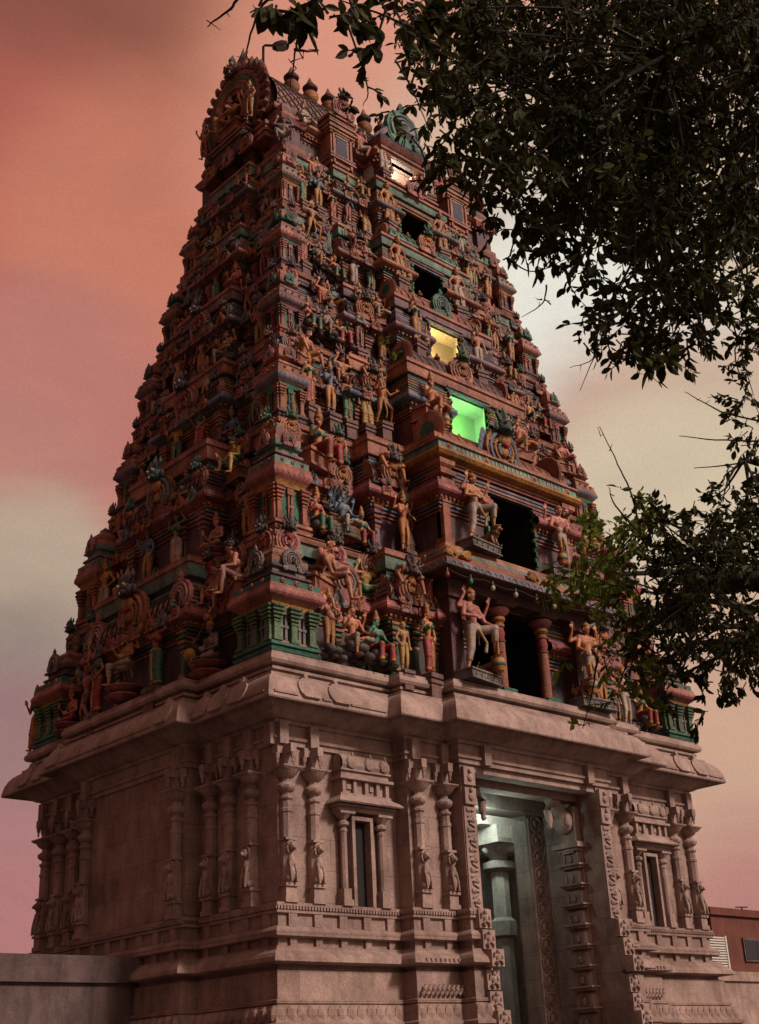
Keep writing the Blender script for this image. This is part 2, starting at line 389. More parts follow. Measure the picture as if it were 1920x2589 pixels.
# ---- door jambs, carved strips, lintel, inner frame, shelves, columns in the passage
def strip(x0, x1, y, z0, z1, cell):
    """raised frame with a running scroll of leaves"""
    m.box(x0, x1, y-.03, y, z0, z1)
    n = max(1, int((z1-z0)/cell)); st = (z1-z0)/n; cx = (x0+x1)/2; w = (x1-x0)
    for i in range(n):
        z = z0+(i+.5)*st; sg = 1 if i % 2 else -1
        m.tube([(cx-sg*w*.28, y-.045, z-st*.5), (cx+sg*w*.12, y-.055, z-st*.2), (cx+sg*w*.22, y-.06, z+st*.1), (cx-sg*w*.02, y-.055, z+st*.18), (cx-sg*w*.08, y-.05, z)], .022, 5)
        m.ball((cx-sg*w*.22, y-.045, z+st*.22), (.05, .03, .06), 6, 4)
for x0, x1 in ((4.47, 4.84), (9.16, 9.53)):
    m = MB(STONE); strip(x0, x1, -.8, 4.92, 7.05, .20)
    # small carved figures at the head and down the stepped foot of the jamb
    for k, (pr, z0, z1) in enumerate(((.0, 7.1, 7.5), (.0, 7.52, 7.96))):
        m.box(x0+.01, x1-.01, -.8-.09, -.8, z0, z1-.04)
    fig_rows = [(.19, 4.50, 4.88), (.26, 4.08, 4.46), (.47, 3.72, 4.06), (.30, 3.28, 3.66), (.34, 2.9, 3.25), (.52, 2.52, 2.88), (.82, 2.1, 2.5), (.82, 1.6, 2.05)]
    for pr, z0, z1 in fig_rows:
        y = -.8-pr
        m.box(x0, x1, y-.05, y+.2, z0, z1)
        cx = (x0+x1)/2; h = z1-z0; zc = z0
        m.ball((cx, y-.07, zc+h*.82), (.05, .05, .06), 8, 5); m.ball((cx, y-.06, zc+h*.55), (.075, .05, .10), 8, 5)
        m.tube([(cx-.02, y-.07, zc+h*.4), (cx-.10, y-.10, zc+h*.25), (cx-.04, y-.08, zc+.03)], .03, 6)
        m.tube([(cx+.02, y-.07, zc+h*.4), (cx+.09, y-.09, zc+h*.28), (cx+.10, y-.08, zc+.03)], .03, 6)
        m.tube([(cx-.07, y-.07, zc+h*.65), (cx-.13, y-.08, zc+h*.55), (cx-.12, y-.09, zc+h*.8)], .022, 5)
        m.tube([(cx+.07, y-.07, zc+h*.65), (cx+.13, y-.08, zc+h*.5), (cx+.06, y-.1, zc+h*.45)], .022, 5)
    for z in (7.18, 7.60):
        cx = (x0+x1)/2
        m.ball((cx, -.91, z+.22), (.05, .05, .06), 8, 5); m.ball((cx, -.90, z+.08), (.08, .05, .09), 8, 5)
    tw(m, 'door_jamb', tower, M_STONE, smooth=40)

m = MB(STONE)
# inner frame and its lintel
m.box(4.85, 9.15, .75, 1.45, 7.55, 8.0); m.box(4.85, 9.15, -.2, .2, 7.72, 8.0)
m.box(4.85, 9.15, -.76, -.4, 7.85, 8.0)
for z in (0,): pass
tw(m, 'lintel', tower, M_STONE)
m = MB(STONE)
for sg in (1, -1):
    X = lambda x: x if sg > 0 else 14-x
    m = MB(STONE); a, b = sorted((X(8.57), X(9.13)))
    m.box(a, b, .965, 1.0, 1.2, 7.50)
    cx = (a+b)/2
    for i in range(15):
        z = 1.6+i*.41
        ring = [(cx+.19*math.cos(2*PI*k/16), .95, z+.185*math.sin(2*PI*k/16)) for k in range(17)]
        m.tube(ring, .028, 6, cap=False)
        m.ball((cx-.03, .955, z+.02), (.075, .04, .10), 8, 5); m.tube([(cx, .94, z-.1), (cx+.1, .94, z-.04), (cx+.09, .94, z+.09)], .024, 5)
        m.tube([(cx-.08, .945, z+.06), (cx-.12, .945, z-.06), (cx-.03, .945, z-.12)], .02, 5)
    for xx in (a+.02, b-.02): m.tube([(xx, .955, 1.4), (xx, .955, 7.45)], .025, 6)
    tw(m, 'medallion_jamb', tower, M_STONE, smooth=40)
# stack of little shrine shelves on each reveal, elephant capital above
m = MB(STONE)
for sg in (1, -1):
    q = MB(STONE)   # facing -x on the plane x = 0
    q.box(-.06, 0, -.20, .32, 0.5, 6.55)
    for i in range(12):
        z = 6.15-i*.46
        q.box(-.22, 0, -.24, .36, z, z+.06); q.box(-.30, 0, -.30, .42, z+.06, z+.10)
        q.box(-.16, 0, -.16, .28, z+.10, z+.40)
        q.box(-.20, 0, -.18, -.10, z+.10, z+.36); q.box(-.20, 0, .20, .28, z+.10, z+.36)
        q.ball((-.18, .05, z+.22), (.06, .06, .10), 6, 5)
    # elephant-headed bracket
    q.box(-.34, 0, -.34, .46, 6.62, 6.74); q.box(-.26, 0, -.24, .36, 6.55, 6.62); q.box(-.22, 0, -.2, .3, 6.74, 7.6)
    q.ball((-.30, .06, 7.25), (.22, .26, .30), 12, 8); q.ball((-.36, -.16, 7.25), (.10, .05, .16), 8, 5); q.ball((-.36, .28, 7.25), (.10, .05, .16), 8, 5)
    q.tube([(-.40, .05, 7.45), (-.62, .0, 7.68), (-.88, -.05, 7.66), (-1.02, -.08, 7.42), (-.98, -.1, 7.18), (-1.05, -.1, 7.02)], [.17, .14, .12, .10, .08, .05], 10)
    q.ball((-1.0, -.1, 7.08), (.06, .06, .10), 8, 5)
    for k in range(8): q.box(-.10-.02*k, 0, -.12+.0*k, .24, 6.50-.0*k, 6.55)
    M = Matrix.Translation((9.15, 0, 0)) if sg > 0 else Matrix.Translation((4.85, 0, 0)) @ Matrix.Rotation(PI, 4, 'Z') @ Matrix.Scale(-1, 4, (0, 1, 0))
    m = MB(STONE); m.add(q, M); tw(m, 'shelf_pilaster', tower, M_STONE, smooth=40)
# ceiling of the passage chamber, inner columns
m = MB(STONE)
m.box(3.3, 10.7, 1.45, 7.93, 8.3, 8.38); m.box(4.85, 9.15, .2, 1.45, 8.0, 8.1)
for z in (0,):
    pass
tw(m, 'passage_ceiling', tower, M_WHITEP)
def inner_col(x, y):
    q = MB(STONE)
    q.box(-.34, .34, -.34, .34, 0, 1.6)
    q.lathe([(.24, 1.6), (.24, 2.6), (.30, 2.65), (.30, 2.8), (.22, 2.85), (.22, 4.9), (.32, 4.95), (.32, 5.3), (.22, 5.4), (.22, 6.5), (.18, 6.6)], 0, 0, 0, 8)
    q.lathe([(.25, 6.55), (.42, 6.62), (.42, 6.78), (.22, 6.84), (.24, 6.92), (.38, 7.0), (.52, 7.12), (.56, 7.2)], 0, 0, 0, 16)
    q.box(-.62, .62, -.62, .62, 7.2, 7.32); q.box(-.40, .40, -.40, .40, 7.32, 7.7); q.box(-.8, .8, -.24, .24, 7.7, 8.3)
    for k in range(8):
        a = k*PI/4; q.ball((.47*math.cos(a), .47*math.sin(a), 7.08), (.10, .10, .10), 6, 5)
    o = q.build('inner_column', M_STONE, tower, 35); o.location = Vector((x, y, 0)) + OFF
inner_col(9.75, 3.1); inner_col(4.25, 3.1); inner_col(9.75, 6.4); inner_col(4.25, 6.4); inner_col(8.95, 4.6)

# inside lamp of the passage
def lamp(loc, power, col, size=.3):
    l = bpy.data.lights.new('interior_lamp', 'POINT'); l.energy = power; l.color = col; l.shadow_soft_size = size
    o = bpy.data.objects.new('interior_lamp', l); COL.objects.link(o); o.location = loc
    return o

# ------------------------------------------------------------------ painted storeys
Z = [9.82, 12.95, 16.3, 19.0, 21.5, 23.9, 26.3, 28.2]
EE = [-.43, .25, .95, 1.35, 1.80, 2.20, 2.55, 2.75]          # ledge edge inset
HB = [3.9, 3.65, 3.5, 3.25, 2.95, 2.7, 0]                   # half width of the bay beside the centre
HC = [2.40, 2.40, 2.20, 1.85, 1.70, 1.40, 1.05]             # half width of the centre bay
YC = [-.30, -.62, .38, 1.05, 1.58, 1.98, 2.33]               # face of the centre bay
HS = [1.95, 1.65, 1.35, 1.15, .95, .85, .7]
OPEN = [(6.95-1.35, 6.95+1.35, 9.9, 12.15), (6.22, 7.92, 13.2, 15.1), (6.25, 7.72, 17.12, 18.5), (6.35, 7.6, 19.9, 21.05), (6.38, 7.55, 22.25, 23.3), (6.42, 7.55, 24.55, 25.55), (6.40, 7.5, 26.62, 27.5)]
# per storey palette: wall, stripes a/b, cornice, band, pilaster, niche, base
PAL = [
 dict(wall=(.12, .07, .09), a=PURPLE, b=SALMON, cor=ROSE, band=GREEN, pil=LIME, base=GREEN, lo=OCHRE, dome=GREY, kp=LIME, kn=NAVY),
 dict(wall=(.16, .08, .10), a=MAUVE, b=TERRA, cor=ROSE, band=PALEG, pil=MAUVE, base=SALMON, lo=OCHRE, dome=PALEG, kp=TERRA, kn=GREEN),
 dict(wall=(.22, .09, .08), a=SALMON, b=TERRA, cor=BLUEG, band=SALMON, pil=SALMON, base=PURPLE, lo=GREEN, dome=SALMON, kp=SALMON, kn=OCHRE),
 dict(wall=(.17, .08, .10), a=MAUVE, b=PURPLE, cor=MAUVE, band=SALMON, pil=SALMON, base=TERRA, lo=ROSE, dome=SALMON, kp=TERRA, kn=GREEN),
 dict(wall=(.22, .09, .08), a=SALMON, b=ROSE, cor=SALMON, band=MAUVE, pil=SALMON, base=PURPLE, lo=GREEN, dome=GREEN, kp=SALMON, kn=NAVY),
 dict(wall=(.20, .10, .11), a=MAUVE, b=SALMON, cor=GREY, band=PALEG, pil=SALMON, base=SALMON, lo=OCHRE, dome=SALMON, kp=SALMON, kn=NAVY),
 dict(wall=(.20, .10, .10), a=SALMON, b=TERRA, cor=SALMON, band=PALEG, pil=SALMON, base=MAUVE, lo=OCHRE, dome=SALMON, kp=TERRA, kn=NAVY)]

def striped(z0, z1, p0, p1, ca, cb, n, amp=.05, cc=None):
    """n little steps between z0 and z1"""
    L = []
    for i in range(n):
        a = z0+(z1-z0)*i/n; b = z0+(z1-z0)*(i+.55)/n; c = z0+(z1-z0)*(i+1)/n
        t = i/max(1, n-1); p = p0+(p1-p0)*t
        col = (ca, cb, cc or ca)[i % 3]
        L += [(p+amp, a, col), (p+amp, b, DARK if i % 3 == 2 else col), (p, b+.002, col), (p, c-.002, col)]  # every third step gets a dark line, underside shade put into the colour
    return L

def storey_profile(k):
    z0, z1 = Z[k], Z[k+1]; h = z1-z0; P = PAL[k]; s = h/3.
    F = lambda t: z0+h*t
    pr = [(.12, z0, P['base']), (.12, F(.03), P['base']), (.07, F(.035), P['base']), (.07, F(.06), P['a']), (.0, F(.065), P['wall']), (.0, F(.36), P['wall'])]
    pr += striped(F(.36), F(.44), .0, .06, P['b'], P['a'], 3, .04, [GREEN, BLUEG, OCHRE, PALEG, GREEN, BLUEG, OCHRE][k])
    pr += [(.10, F(.445), P['lo']), (.13, F(.475), P['lo']), (.16, F(.48), P['cor']), (.30, F(.50), P['cor']), (.33, F(.515), P['cor']), (.31, F(.55), P['cor']), (.22, F(.575), P['cor']), (.22, F(.59), P['b']), (.10, F(.595), P['b'])]
    pr += striped(F(.60), F(.80), .10, .02, P['a'], P['b'], 6, .05, [PALEG, BLUEG, GREEN, BLUEG, PALEG, OCHRE, GREEN][k])
    nb = PAL[min(k+1, 6)]
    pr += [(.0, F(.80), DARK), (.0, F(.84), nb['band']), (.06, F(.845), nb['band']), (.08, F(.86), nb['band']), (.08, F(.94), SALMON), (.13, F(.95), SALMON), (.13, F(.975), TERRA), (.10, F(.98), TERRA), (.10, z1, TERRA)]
    return pr

def nasi_mesh(cols, face=True, w=.5):
    """horseshoe arch ornament: disc with scrolls, relief rings, a monster face as the crest; lies in the x,z plane, front is -y; unit width about 1"""
    c0, c1, c2, chead = cols
    q = MB(c0)
    def horse(r, foot, n=20):
        pts = []
        for i in range(n+1):
            a = R(-52)+R(284)*i/n
            pts.append((math.cos(a)*r, math.sin(a)*r*1.0))
        return pts
    out = []
    for i in range(25):
        a = R(-58)+R(296)*i/24; rr = .46*(1+.035*math.cos(a*14)); out.append((math.cos(a)*rr, math.sin(a)*rr*1.04))
    q.prism(out, -.06, .06, c0)
    for r, y, c, t in ((.36, -.07, c1, .045), (.25, -.085, c2, .04), (.15, -.10, c1, .04)):
        pts = [(x, y, z) for x, z in horse(r, 0, 16)]
        q.tube(pts, t, 6, c)
    q.ball((0, -.09, -.02), (.11, .07, .13), 8, 6, BLACK if not face else c2)
    for s in (-1, 1):   # scrolls at the feet
        sp = []
        for i in range(12):
            a = -PI*.5*s - s*i*.5 if False else i*.52; rr = .17*(1-i/14)
            sp.append((s*(.33+rr*math.cos(a)*1.), -.09, -.33-rr*math.sin(a)*.8))
        q.tube(sp, [.05*(1-i/18) for i in range(12)], 6, c0)
        q.ball((s*.33, -.06, -.34), (.10, .06, .09), 8, 5, c1)
    # crest
    if face:
        q.ball((0, -.16, .46), (.20, .15, .17), 10, 7, chead); q.ball((0, -.28, .38), (.13, .09, .07), 8, 5, chead)
        for s in (-1, 1):
            q.ball((s*.09, -.30, .52), .045, 6, 4, CREAM); q.ball((s*.09, -.335, .52), .02, 6, 4, BLACK)
            q.tube([(s*.13, -.18, .58), (s*.22, -.18, .70), (s*.17, -.16, .84)], [.055, .045, .01], 6, chead)
            q.ball((s*.22, -.14, .44), (.06, .05, .09), 6, 4, chead)
            q.ball((s*.05, -.35, .34), (.02, .02, .035), 5, 4, CREAM)
        q.tube([(0, -.16, .58), (0, -.18, .76), (0, -.15, .92)], [.09, .06, .01], 6, chead)
        q.ball((0, -.13, .20), (.17, .07, .14), 10, 6, c2); q.ball((0, -.17, .10), (.07, .05, .08), 8, 5, RED)
    else:
        q.lathe([(.13, .42), (.07, .50), (.10, .56), (.07, .64), (.02, .74)], 0, 0, 0, 8, squash=.8)
    return q.mesh('medallion', M_PAINT, 45)
NASI = {
 'pink': nasi_mesh((SALMON, PINK, (.34, .06, .05), (.07, .06, .07))),
 'pinkg': nasi_mesh((SALMON, PINK, OCHRE, (.05, .16, .10))),
 'blue': nasi_mesh((BLUEG, GREY, SALMON, (.22, .09, .08))),
 'grey': nasi_mesh((GREY, CREAM, MAUVE, GREY), False),
 'rose': nasi_mesh((ROSE, PINK, CREAM, ROSE), False),
 'green': nasi_mesh((GREEN, PALEG, BLUEG, GREEN), False),
 'terra': nasi_mesh((TERRA, SALMON, OCHRE, (.10, .06, .06))),
 'orange': nasi_mesh(((.42, .16, .05), BLUEG, OCHRE, (.06, .12, .10))),
}

def band_pilaster(h, c, c2, w=.16, orders=3):
    """small square pilaster whose neck and cap step in and out"""
    q = MB(c)
    P = [(w*1.25, 0, c2), (w*1.25, h*.07, c2), (w*1.05, h*.08, c), (w*1.05, h*.13, c), (w*.8, h*.14, c), (w*.8, h*.52, c)]
    z = h*.53
    for i in range(orders+1):
        r = w*(.85+.22*i)
        P += [(r*1.15, z, c if i % 2 else c2), (r*1.2, z+h*.05, c), (r*.8, z+h*.06, c2), (r*.8, z+h*.085, c)]; z += h*.10
    P += [(w*1.7, h*.95, c2), (w*1.8, h*1.0, c2)]
    q.lathe(P, 0, 0, 0, 4)
    return q
def shrine_mesh(bw, h, k):
    """corner shrine (square pavilion): origin at the centre of its foot"""
    P = PAL[k]; q = MB(); b = bw/2
    sq = [(-b, -b), (b, -b), (b, b), (-b, b)]
    F = lambda t: h*t
    bs = P['base'] if k else GREEN; fl = .95 if k == 0 else .66
    prof = [(.10, 0, bs), (.12, F(.025), bs), (.06, F(.03), bs), (.06, F(.045), bs), (.11, F(.05), bs), (.11, F(.075), bs), (.02, F(.085), P['kn']), (-.05, F(.09), P['kn']), (-.05, F(.37), P['kn']),
            (.0, F(.372), P['lo']), (.02, F(.41), P['lo']), (.05, F(.42), P['b']), (fl*.13, F(.44), P['cor']), (fl*.20, F(.455), P['cor']), (fl*.22, F(.47), P['cor']), (fl*.20, F(.50), P['b']), (fl*.16, F(.52), P['b']), (fl*.16, F(.545), P['band']), (fl*.12, F(.55), P['band']), (fl*.12, F(.60), SALMON), (-.02, F(.605), SALMON),
            (-.06, F(.61), P['a']), (-.06, F(.64), P['a']), (-.01, F(.645), P['a']), (-.01, F(.665), P['a']), (-.10, F(.67), P['dome']), (-.10, F(.71), P['dome']), (-.03, F(.72), P['dome']), (-.01, F(.735), P['dome'])]
    sweep(q, sq, prof)
    # domical cushion
    dome = [(b*.84, F(.735), P['dome']), (b*.90, F(.77), SALMON), (b*.88, F(.81), P['dome']), (b*.70, F(.815), TERRA), (b*.72, F(.86), SALMON), (b*.60, F(.90), SALMON), (b*.34, F(.93), P['dome']), (b*.22, F(.94), P['dome']), (b*.26, F(.955), OCHRE), (b*.02, F(.99), TERRA)]
    q.lathe(dome, 0, 0, 0, 4)
    ph = F(.37)-F(.085)
    pil1 = band_pilaster(ph, P['kp'], P['b'] if k else LIME, w=bw*.085)
    thin = MB(GREY); tw_ = bw*.028
    for sx in (-1, 1):
        c = (P['lo'] if k in (2, 3) else (GREY if k == 0 else P['kp']))
        thin.box(sx*bw*.055-tw_, sx*bw*.055+tw_, -tw_, tw_, 0, ph, c)
        thin.box(sx*bw*.055-tw_*1.7, sx*bw*.055+tw_*1.7, -tw_*1.6, tw_, ph*.42, ph*.5, c); thin.box(sx*bw*.055-tw_*2, sx*bw*.055+tw_*2, -tw_*1.9, tw_, ph*.80, ph*.98, c)
    thin.box(-bw*.2, bw*.2, -tw_*1.5, tw_, ph*.0, ph*.06, P['b'])
    for r in range(4):
        M = Matrix.Rotation(r*PI/2, 4, 'Z')
        for u in (-b+bw*.06, 0, b-bw*.06) if False else (-b+bw*.07, b-bw*.07):
            q.add(pil1, M @ Matrix.Translation((u, -b+.0, F(.085))))
        for u in (-bw*.22, bw*.22) if bw > .9 else (0,):
            q.add(thin, M @ Matrix.Translation((u, -b+.03, F(.085))))
        if bw > .9: q.add(pil1, M @ Matrix.Translation((0, -b+.02, F(.085))))
        # rosettes on the ledge and petals under it
        n = 7
        for i in range(n):
            u = -b-.12+(bw+.24)*(i+.5)/n
            q.ball((0, 0, 0), (bw*.055, .03, h*.016), 8, 4, ROSE, M @ Matrix.Translation((u, -b-.20*fl, F(.478))))
        for u in (-.33*bw, .02*bw, .36*bw):
            q.ball((0, 0, 0), (bw*.06, .04, bw*.06), 8, 5, PINK, M @ Matrix.Translation((u, -b-.13*fl, F(.578))))
            q.ball((0, 0, 0), (bw*.03, .05, bw*.03), 8, 4, TERRA, M @ Matrix.Translation((u, -b-.14*fl, F(.578))))
    return q.mesh('corner_shrine', M_PAINT, 35)

KW = [1.10, .84, .72, .66, .60, .56, .52]
# standing niche bay pilaster meshes and lattice roofs
def lattice_roof(x0, x1, yb, z0, z1, depth, c, cr, nx):
    """half barrel leaning on the wall, covered by a raised diamond lattice; y grows backwards from yb"""
    q = MB(c); n = 8; h = z1-z0
    def pt(t): # t 0 bottom/front .. 1 top/back
        a = t*PI/2
        return (yb-.06*math.sin(PI*min(1, t*2)) + depth*(1-math.cos(a)), z0+h*math.sin(a))
    q.ring_stack([[(x0, pt(i/n)[0], pt(i/n)[1]), (x1, pt(i/n)[0], pt(i/n)[1])] for i in range(n+1)], [c]*(n+1), False, False, False)
    for x in (x0, x1):
        b = len(q.v); q.v += [(x, pt(i/n)[0], pt(i/n)[1]) for i in range(n+1)] + [(x, yb+depth, z0)]
        q.face(list(range(b, b+n+2)), c)
    w = (x1-x0)/nx
    for s in (1, -1):
        for i in range(-2, nx+2):
            P = []
            for j in range(n+1):
                t = j/n; x = x0+(i+(t*2.0 if s > 0 else 2-t*2.0))*w
                if x0 <= x <= x1: y, z = pt(t); P.append((x, y-.012, z+.008))
            if len(P) > 1: q.tube(P, .018, 5, cr)
    q.box(x0-.04, x1+.04, yb-.07, yb+.02, z0-.05, z0+.02, cr)
    return q
storeys = []
side_c = CY
for k in range(7):
    z0, z1 = Z[k], Z[k+1]; h = z1-z0; P = PAL[k]; E0 = EE[k]; E1 = EE[k+1]
    W = E1+.10                                   # recess wall
    x0, x1, y0, y1 = W, 14-W, W, 2*CY-W
    fs = []
    pb = max(.12, W-(E0+.22))
    if HB[k]: fs.append((HB[k], pb))
    pc = max(W-YC[k], pb+.1)
    fs.append((HC[k], pc))
    ss = [(HS[k], W-(E0+.12))]
    pl = plan(x0, x1, y0, y1, fs, ss)
    yc = W-pc
    ox0, ox1, oz0, oz1 = OPEN[k]
    # split the profile at the opening so that the hole is a real hole
    prof = storey_profile(k)
    if k == 6:
        F = lambda t: z0+h*t
        prof = [(.1, z0, P['base']), (.1, F(.04), P['base']), (.0, F(.05), P['wall']), (.0, F(.45), P['wall'])] + striped(F(.45), F(.58), 0, .1, P['b'], P['a'], 3, .04) + [(.16, F(.60), P['cor']), (.26, F(.64), P['cor']), (.24, F(.70), PALEG), (.12, F(.72), PALEG), (.12, F(.78), SALMON)] + striped(F(.78), F(.98), .1, -.05, SALMON, MAUVE, 4, .05) + [(-.1, z1, SALMON)]
    q = MB()
    def cutz(pr, a, b):
        L = []
        def lerp(e, g, z):
            t = (z-e[1])/(g[1]-e[1]); return (e[0]+(g[0]-e[0])*t, z, e[2])
        for i, e in enumerate(pr):
            if a <= e[1] <= b: L.append(e)
            if i+1 < len(pr):
                g = pr[i+1]
                for z in (a, b):
                    if e[1] < z < g[1]: L.append(lerp(e, g, z))
        return L
    ip = None
    # index of the front edge of the centre bay in plan
    for i in range(len(pl)):
        a, b = pl[i], pl[(i+1) % len(pl)]
        if abs(a[1]-yc) < 1e-4 and abs(b[1]-yc) < 1e-4 and a[0] < 7 < b[0]: ip = i
    openpl = [(ox1, yc)] + [pl[(ip+1+j) % len(pl)] for j in range(len(pl))] + [(ox0, yc)]
    # remove the original front edge between jambs: path runs right jamb -> round the tower -> left jamb
    lower = cutz(prof, z0-.01, oz0); mid = cutz(prof, oz0, oz1); upper = cutz(prof, oz1, z1+.01)
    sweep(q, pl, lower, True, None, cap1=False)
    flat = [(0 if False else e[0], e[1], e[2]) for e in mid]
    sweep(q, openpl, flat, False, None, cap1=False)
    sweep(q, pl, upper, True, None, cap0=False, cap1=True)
    # floor ledge of the next storey down already closed by cap
    if k:
        lp = plan(E0, 14-E0, E0, 2*CY-E0, [(HC[k]+.15, max(.05, E0-YC[k]+.12))] if k != 1 else [(HC[k]+.25, 1.05)], [(HS[k]+.05, .08)])
        nbp = PAL[k]['band']
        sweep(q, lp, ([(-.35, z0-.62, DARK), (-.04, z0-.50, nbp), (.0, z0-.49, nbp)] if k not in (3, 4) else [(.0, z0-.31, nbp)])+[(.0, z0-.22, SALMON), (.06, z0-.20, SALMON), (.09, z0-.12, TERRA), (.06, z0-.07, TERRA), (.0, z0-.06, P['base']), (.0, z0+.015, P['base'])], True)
    # sculpted dwarfs' frieze and dentils along the cornice
    zc = z0+h*.463; op = offset_pts(pl, [1]*len(pl), .165, True)
    for i in range(len(op)):
        a, b = Vector(op[i]), Vector(op[(i+1) % len(op)]); L = (b-a).length; nn = int(L/.14)
        if a.y > CY+2.5 and b.y > CY+2.5: continue
        for j in range(nn):
            c = a.lerp(b, (j+.5)/nn)
            if ox0-.1 < c.x < ox1+.1 and c.y < CY: continue
            q.box(c.x-.03, c.x+.03, c.y-.03, c.y+.03, zc-.02, zc+.035, CREAM if (j % 2 and k in (0, 3)) else P['b'])
    st = q.build('storey', M_PAINT, tower, 30); st.location = OFF; storeys.append(st)
    # room behind the opening
    dpt = min(1.6, EE[k+1]-yc-.08) if k in (2, 3) else (1.6 if k else 2.6)
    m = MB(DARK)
    ya, yb_ = yc+.0, yc+dpt
    X0, X1, A0, A1 = ox0, ox1, oz0, oz1
    if k in (2, 3, 6): X0 -= .5; X1 += .5; A0 -= .25; A1 = min(A1+.25, Z[k+1]-.34); ya += .12
    b = len(m.v)
    m.v += [(X0, ya, A0), (X1, ya, A0), (X1, ya, A1), (X0, ya, A1), (X0, yb_, A0), (X1, yb_, A0), (X1, yb_, A1), (X0, yb_, A1)]
    for f in ((0, 1, 5, 4), (1, 2, 6, 5), (2, 3, 7, 6), (3, 0, 4, 7), (4, 5, 6, 7)): m.face([b+i for i in f])
    if k in (2, 3, 6):   # thickness of the wall round a lit opening
        for (a0, a1, b0, b1) in ((X0, ox0, A0, A1), (ox1, X1, A0, A1), (ox0, ox1, A0, oz0), (ox0, ox1, oz1, A1)):
            m.box(a0, a1, yc+.11, ya+.01, b0, b1)
        m.box(ox0-.02, ox0, yc, yc+.12, oz0, oz1); m.box(ox1, ox1+.02, yc, yc+.12, oz0, oz1)
    o = m.build('window_room', M_WHITEP if k in (2, 3, 6) else M_DARK, st)  # unlit rooms get the near-black shade colour
    # frame of the opening with serrated green jambs
    if k:
        m = MB(SALMON); gc = (.08, .28, .14) if k not in (2, 3) else BROWN
        if k == 6: gc = SALMON
        m.box(ox0-.12, ox1+.12, yc-.10, yc+.02, oz1, oz1+.07, OCHRE if k in (5,) else BLUEG); m.box(ox0-.10, ox1+.10, yc-.14, yc, oz1+.07, oz1+.10, SALMON)
        m.box(ox0-.12, ox1+.12, yc-.10, yc+.02, oz0-.06, oz0, SALMON)
        n = 7; hh = (oz1-oz0)/n
        for xs, sg in ((ox0, -1), (ox1, 1)):
            a, b = sorted((xs, xs+sg*.06)); m.box(a, b, yc-.08, yc+.04, oz0, oz1, gc)
            for i in range(n):
                a, b = sorted((xs, xs+sg*(.05+.006*i))); m.box(a, b, yc-.10-.010*i, yc+.02, oz0+hh*i, oz0+hh*(i+.5), gc)
        m.build('window_frame', M_PAINT, st)
    # corner shrines
    kb = KW[k]; hk = h*(.86 if k == 0 else .90)
    if k < 6:
        me = shrine_mesh(kb, hk, k)
        a = E0+.10+kb/2
        for sx, sy in ((a, a), (14-a, a), (a, 2*CY-a-(.32, .16, .06, 0, 0, 0)[k]), (14-a, 2*CY-a)):
            inst(me, 'corner_shrine', st, (sx, sy, z0+.012))
    # pilasters along walls
    pm = band_pilaster(h*.36, P['pil'], P['b'], w=.085).mesh('pilaster', M_PAINT, 30)
    zz = z0+h*.065
    def pput(x, y, rz): inst(pm, 'pilaster', st, (x, y, zz), rz)
    if HB[k]:
        for s in (-1, 1):
            for u in (HB[k]-.10, HC[k]+.14, (HB[k]+HC[k])/2 if HB[k]-HC[k] > 1.3 else None):
                if u: pput(7+s*u, W-pb-.02, 0)
            for u in (HB[k]+.18, (HB[k]+(7-E0-kb-.2))/2 if HB[k] < 7-E0-kb-.8 else None, 7-E0-kb-.35):
                if u: pput(7+s*u, W-.02, 0)
    yS = E0+.12
    for s in (-1, 1):
        pput(yS, CY+s*(HS[k]-.12), -PI/2); pput(yS, CY+s*(HS[k]*.45), -PI/2)
        pput(W, CY+s*(HS[k]+.25), -PI/2)
        pput(14-yS, CY+s*(HS[k]-.12), PI/2)
        pput(W, CY+s*(CY-E0-kb-.35), -PI/2)
    # lattice shala roof above the bay, on the front and a big arch on the side
    def bigN(kind, x, y, z, rz, sc): inst(NASI[kind], 'medallion', st, (x, y, z), rz, sc, None, R(0))
    # ornaments on the floor band (k>=1)
    if k:
        cyc = [['pink', 'terra'], ['pink', 'orange'], ['pinkg', 'terra'], ['blue', 'pink'], ['pink', 'pinkg'], ['blue', 'rose'], ['rose', 'grey']][k]
        sc = .80-.06*k; zb = z0-.36
        for i, u in enumerate((.28, 1.55+.1*k, 2.75) if k < 4 else (.22, 1.2)):
            kd = cyc[0] if i != 1 else cyc[0]
            bigN(kd, E0+u, E0-.05, zb+.05, 0, sc); bigN(cyc[1] if i == 1 else kd, 14-E0-u, E0-.05, zb+.05, 0, sc)
        for i, u in enumerate((.30, 1.35, 2.3) if k < 4 else (.24, 1.2)):
            bigN(cyc[0], E0-.05, E0+u, zb+.05, -PI/2, sc); bigN(cyc[1], E0-.05, 2*CY-E0-u, zb+.05, -PI/2, sc)
        bigN(cyc[1], E0-.13, CY, zb+.05, -PI/2, sc*1.1)
        bigN(cyc[0], 14-E0+.05, E0+.3, zb+.05, PI/2, sc); bigN(cyc[0], 14-E0+.05, 2*CY-E0-.3, zb+.05, PI/2, sc)
    # ornaments on the shrines' domes
    if k < 6:
        kd = ['grey', 'rose', 'rose', 'green', 'green', 'rose'][k]; s2 = kb*.52; zd = z0+hk*.79; a = E0+.10+kb/2
        for cx_, sg in ((a, 1), (14-a, 1)):
            bigN(kd, cx_, a-kb*.50, zd, 0, s2)
        bigN(kd, a-kb*.50, a, zd, -PI/2, s2); bigN(kd, a-kb*.50, 2*CY-a-(.32, .16, .06, 0, 0, 0)[k], zd, -PI/2, s2); bigN(kd, 14-a+kb*.5, a, zd, PI/2, s2)
    # medium arches over the recesses and bays
    zr = z0+h*.70
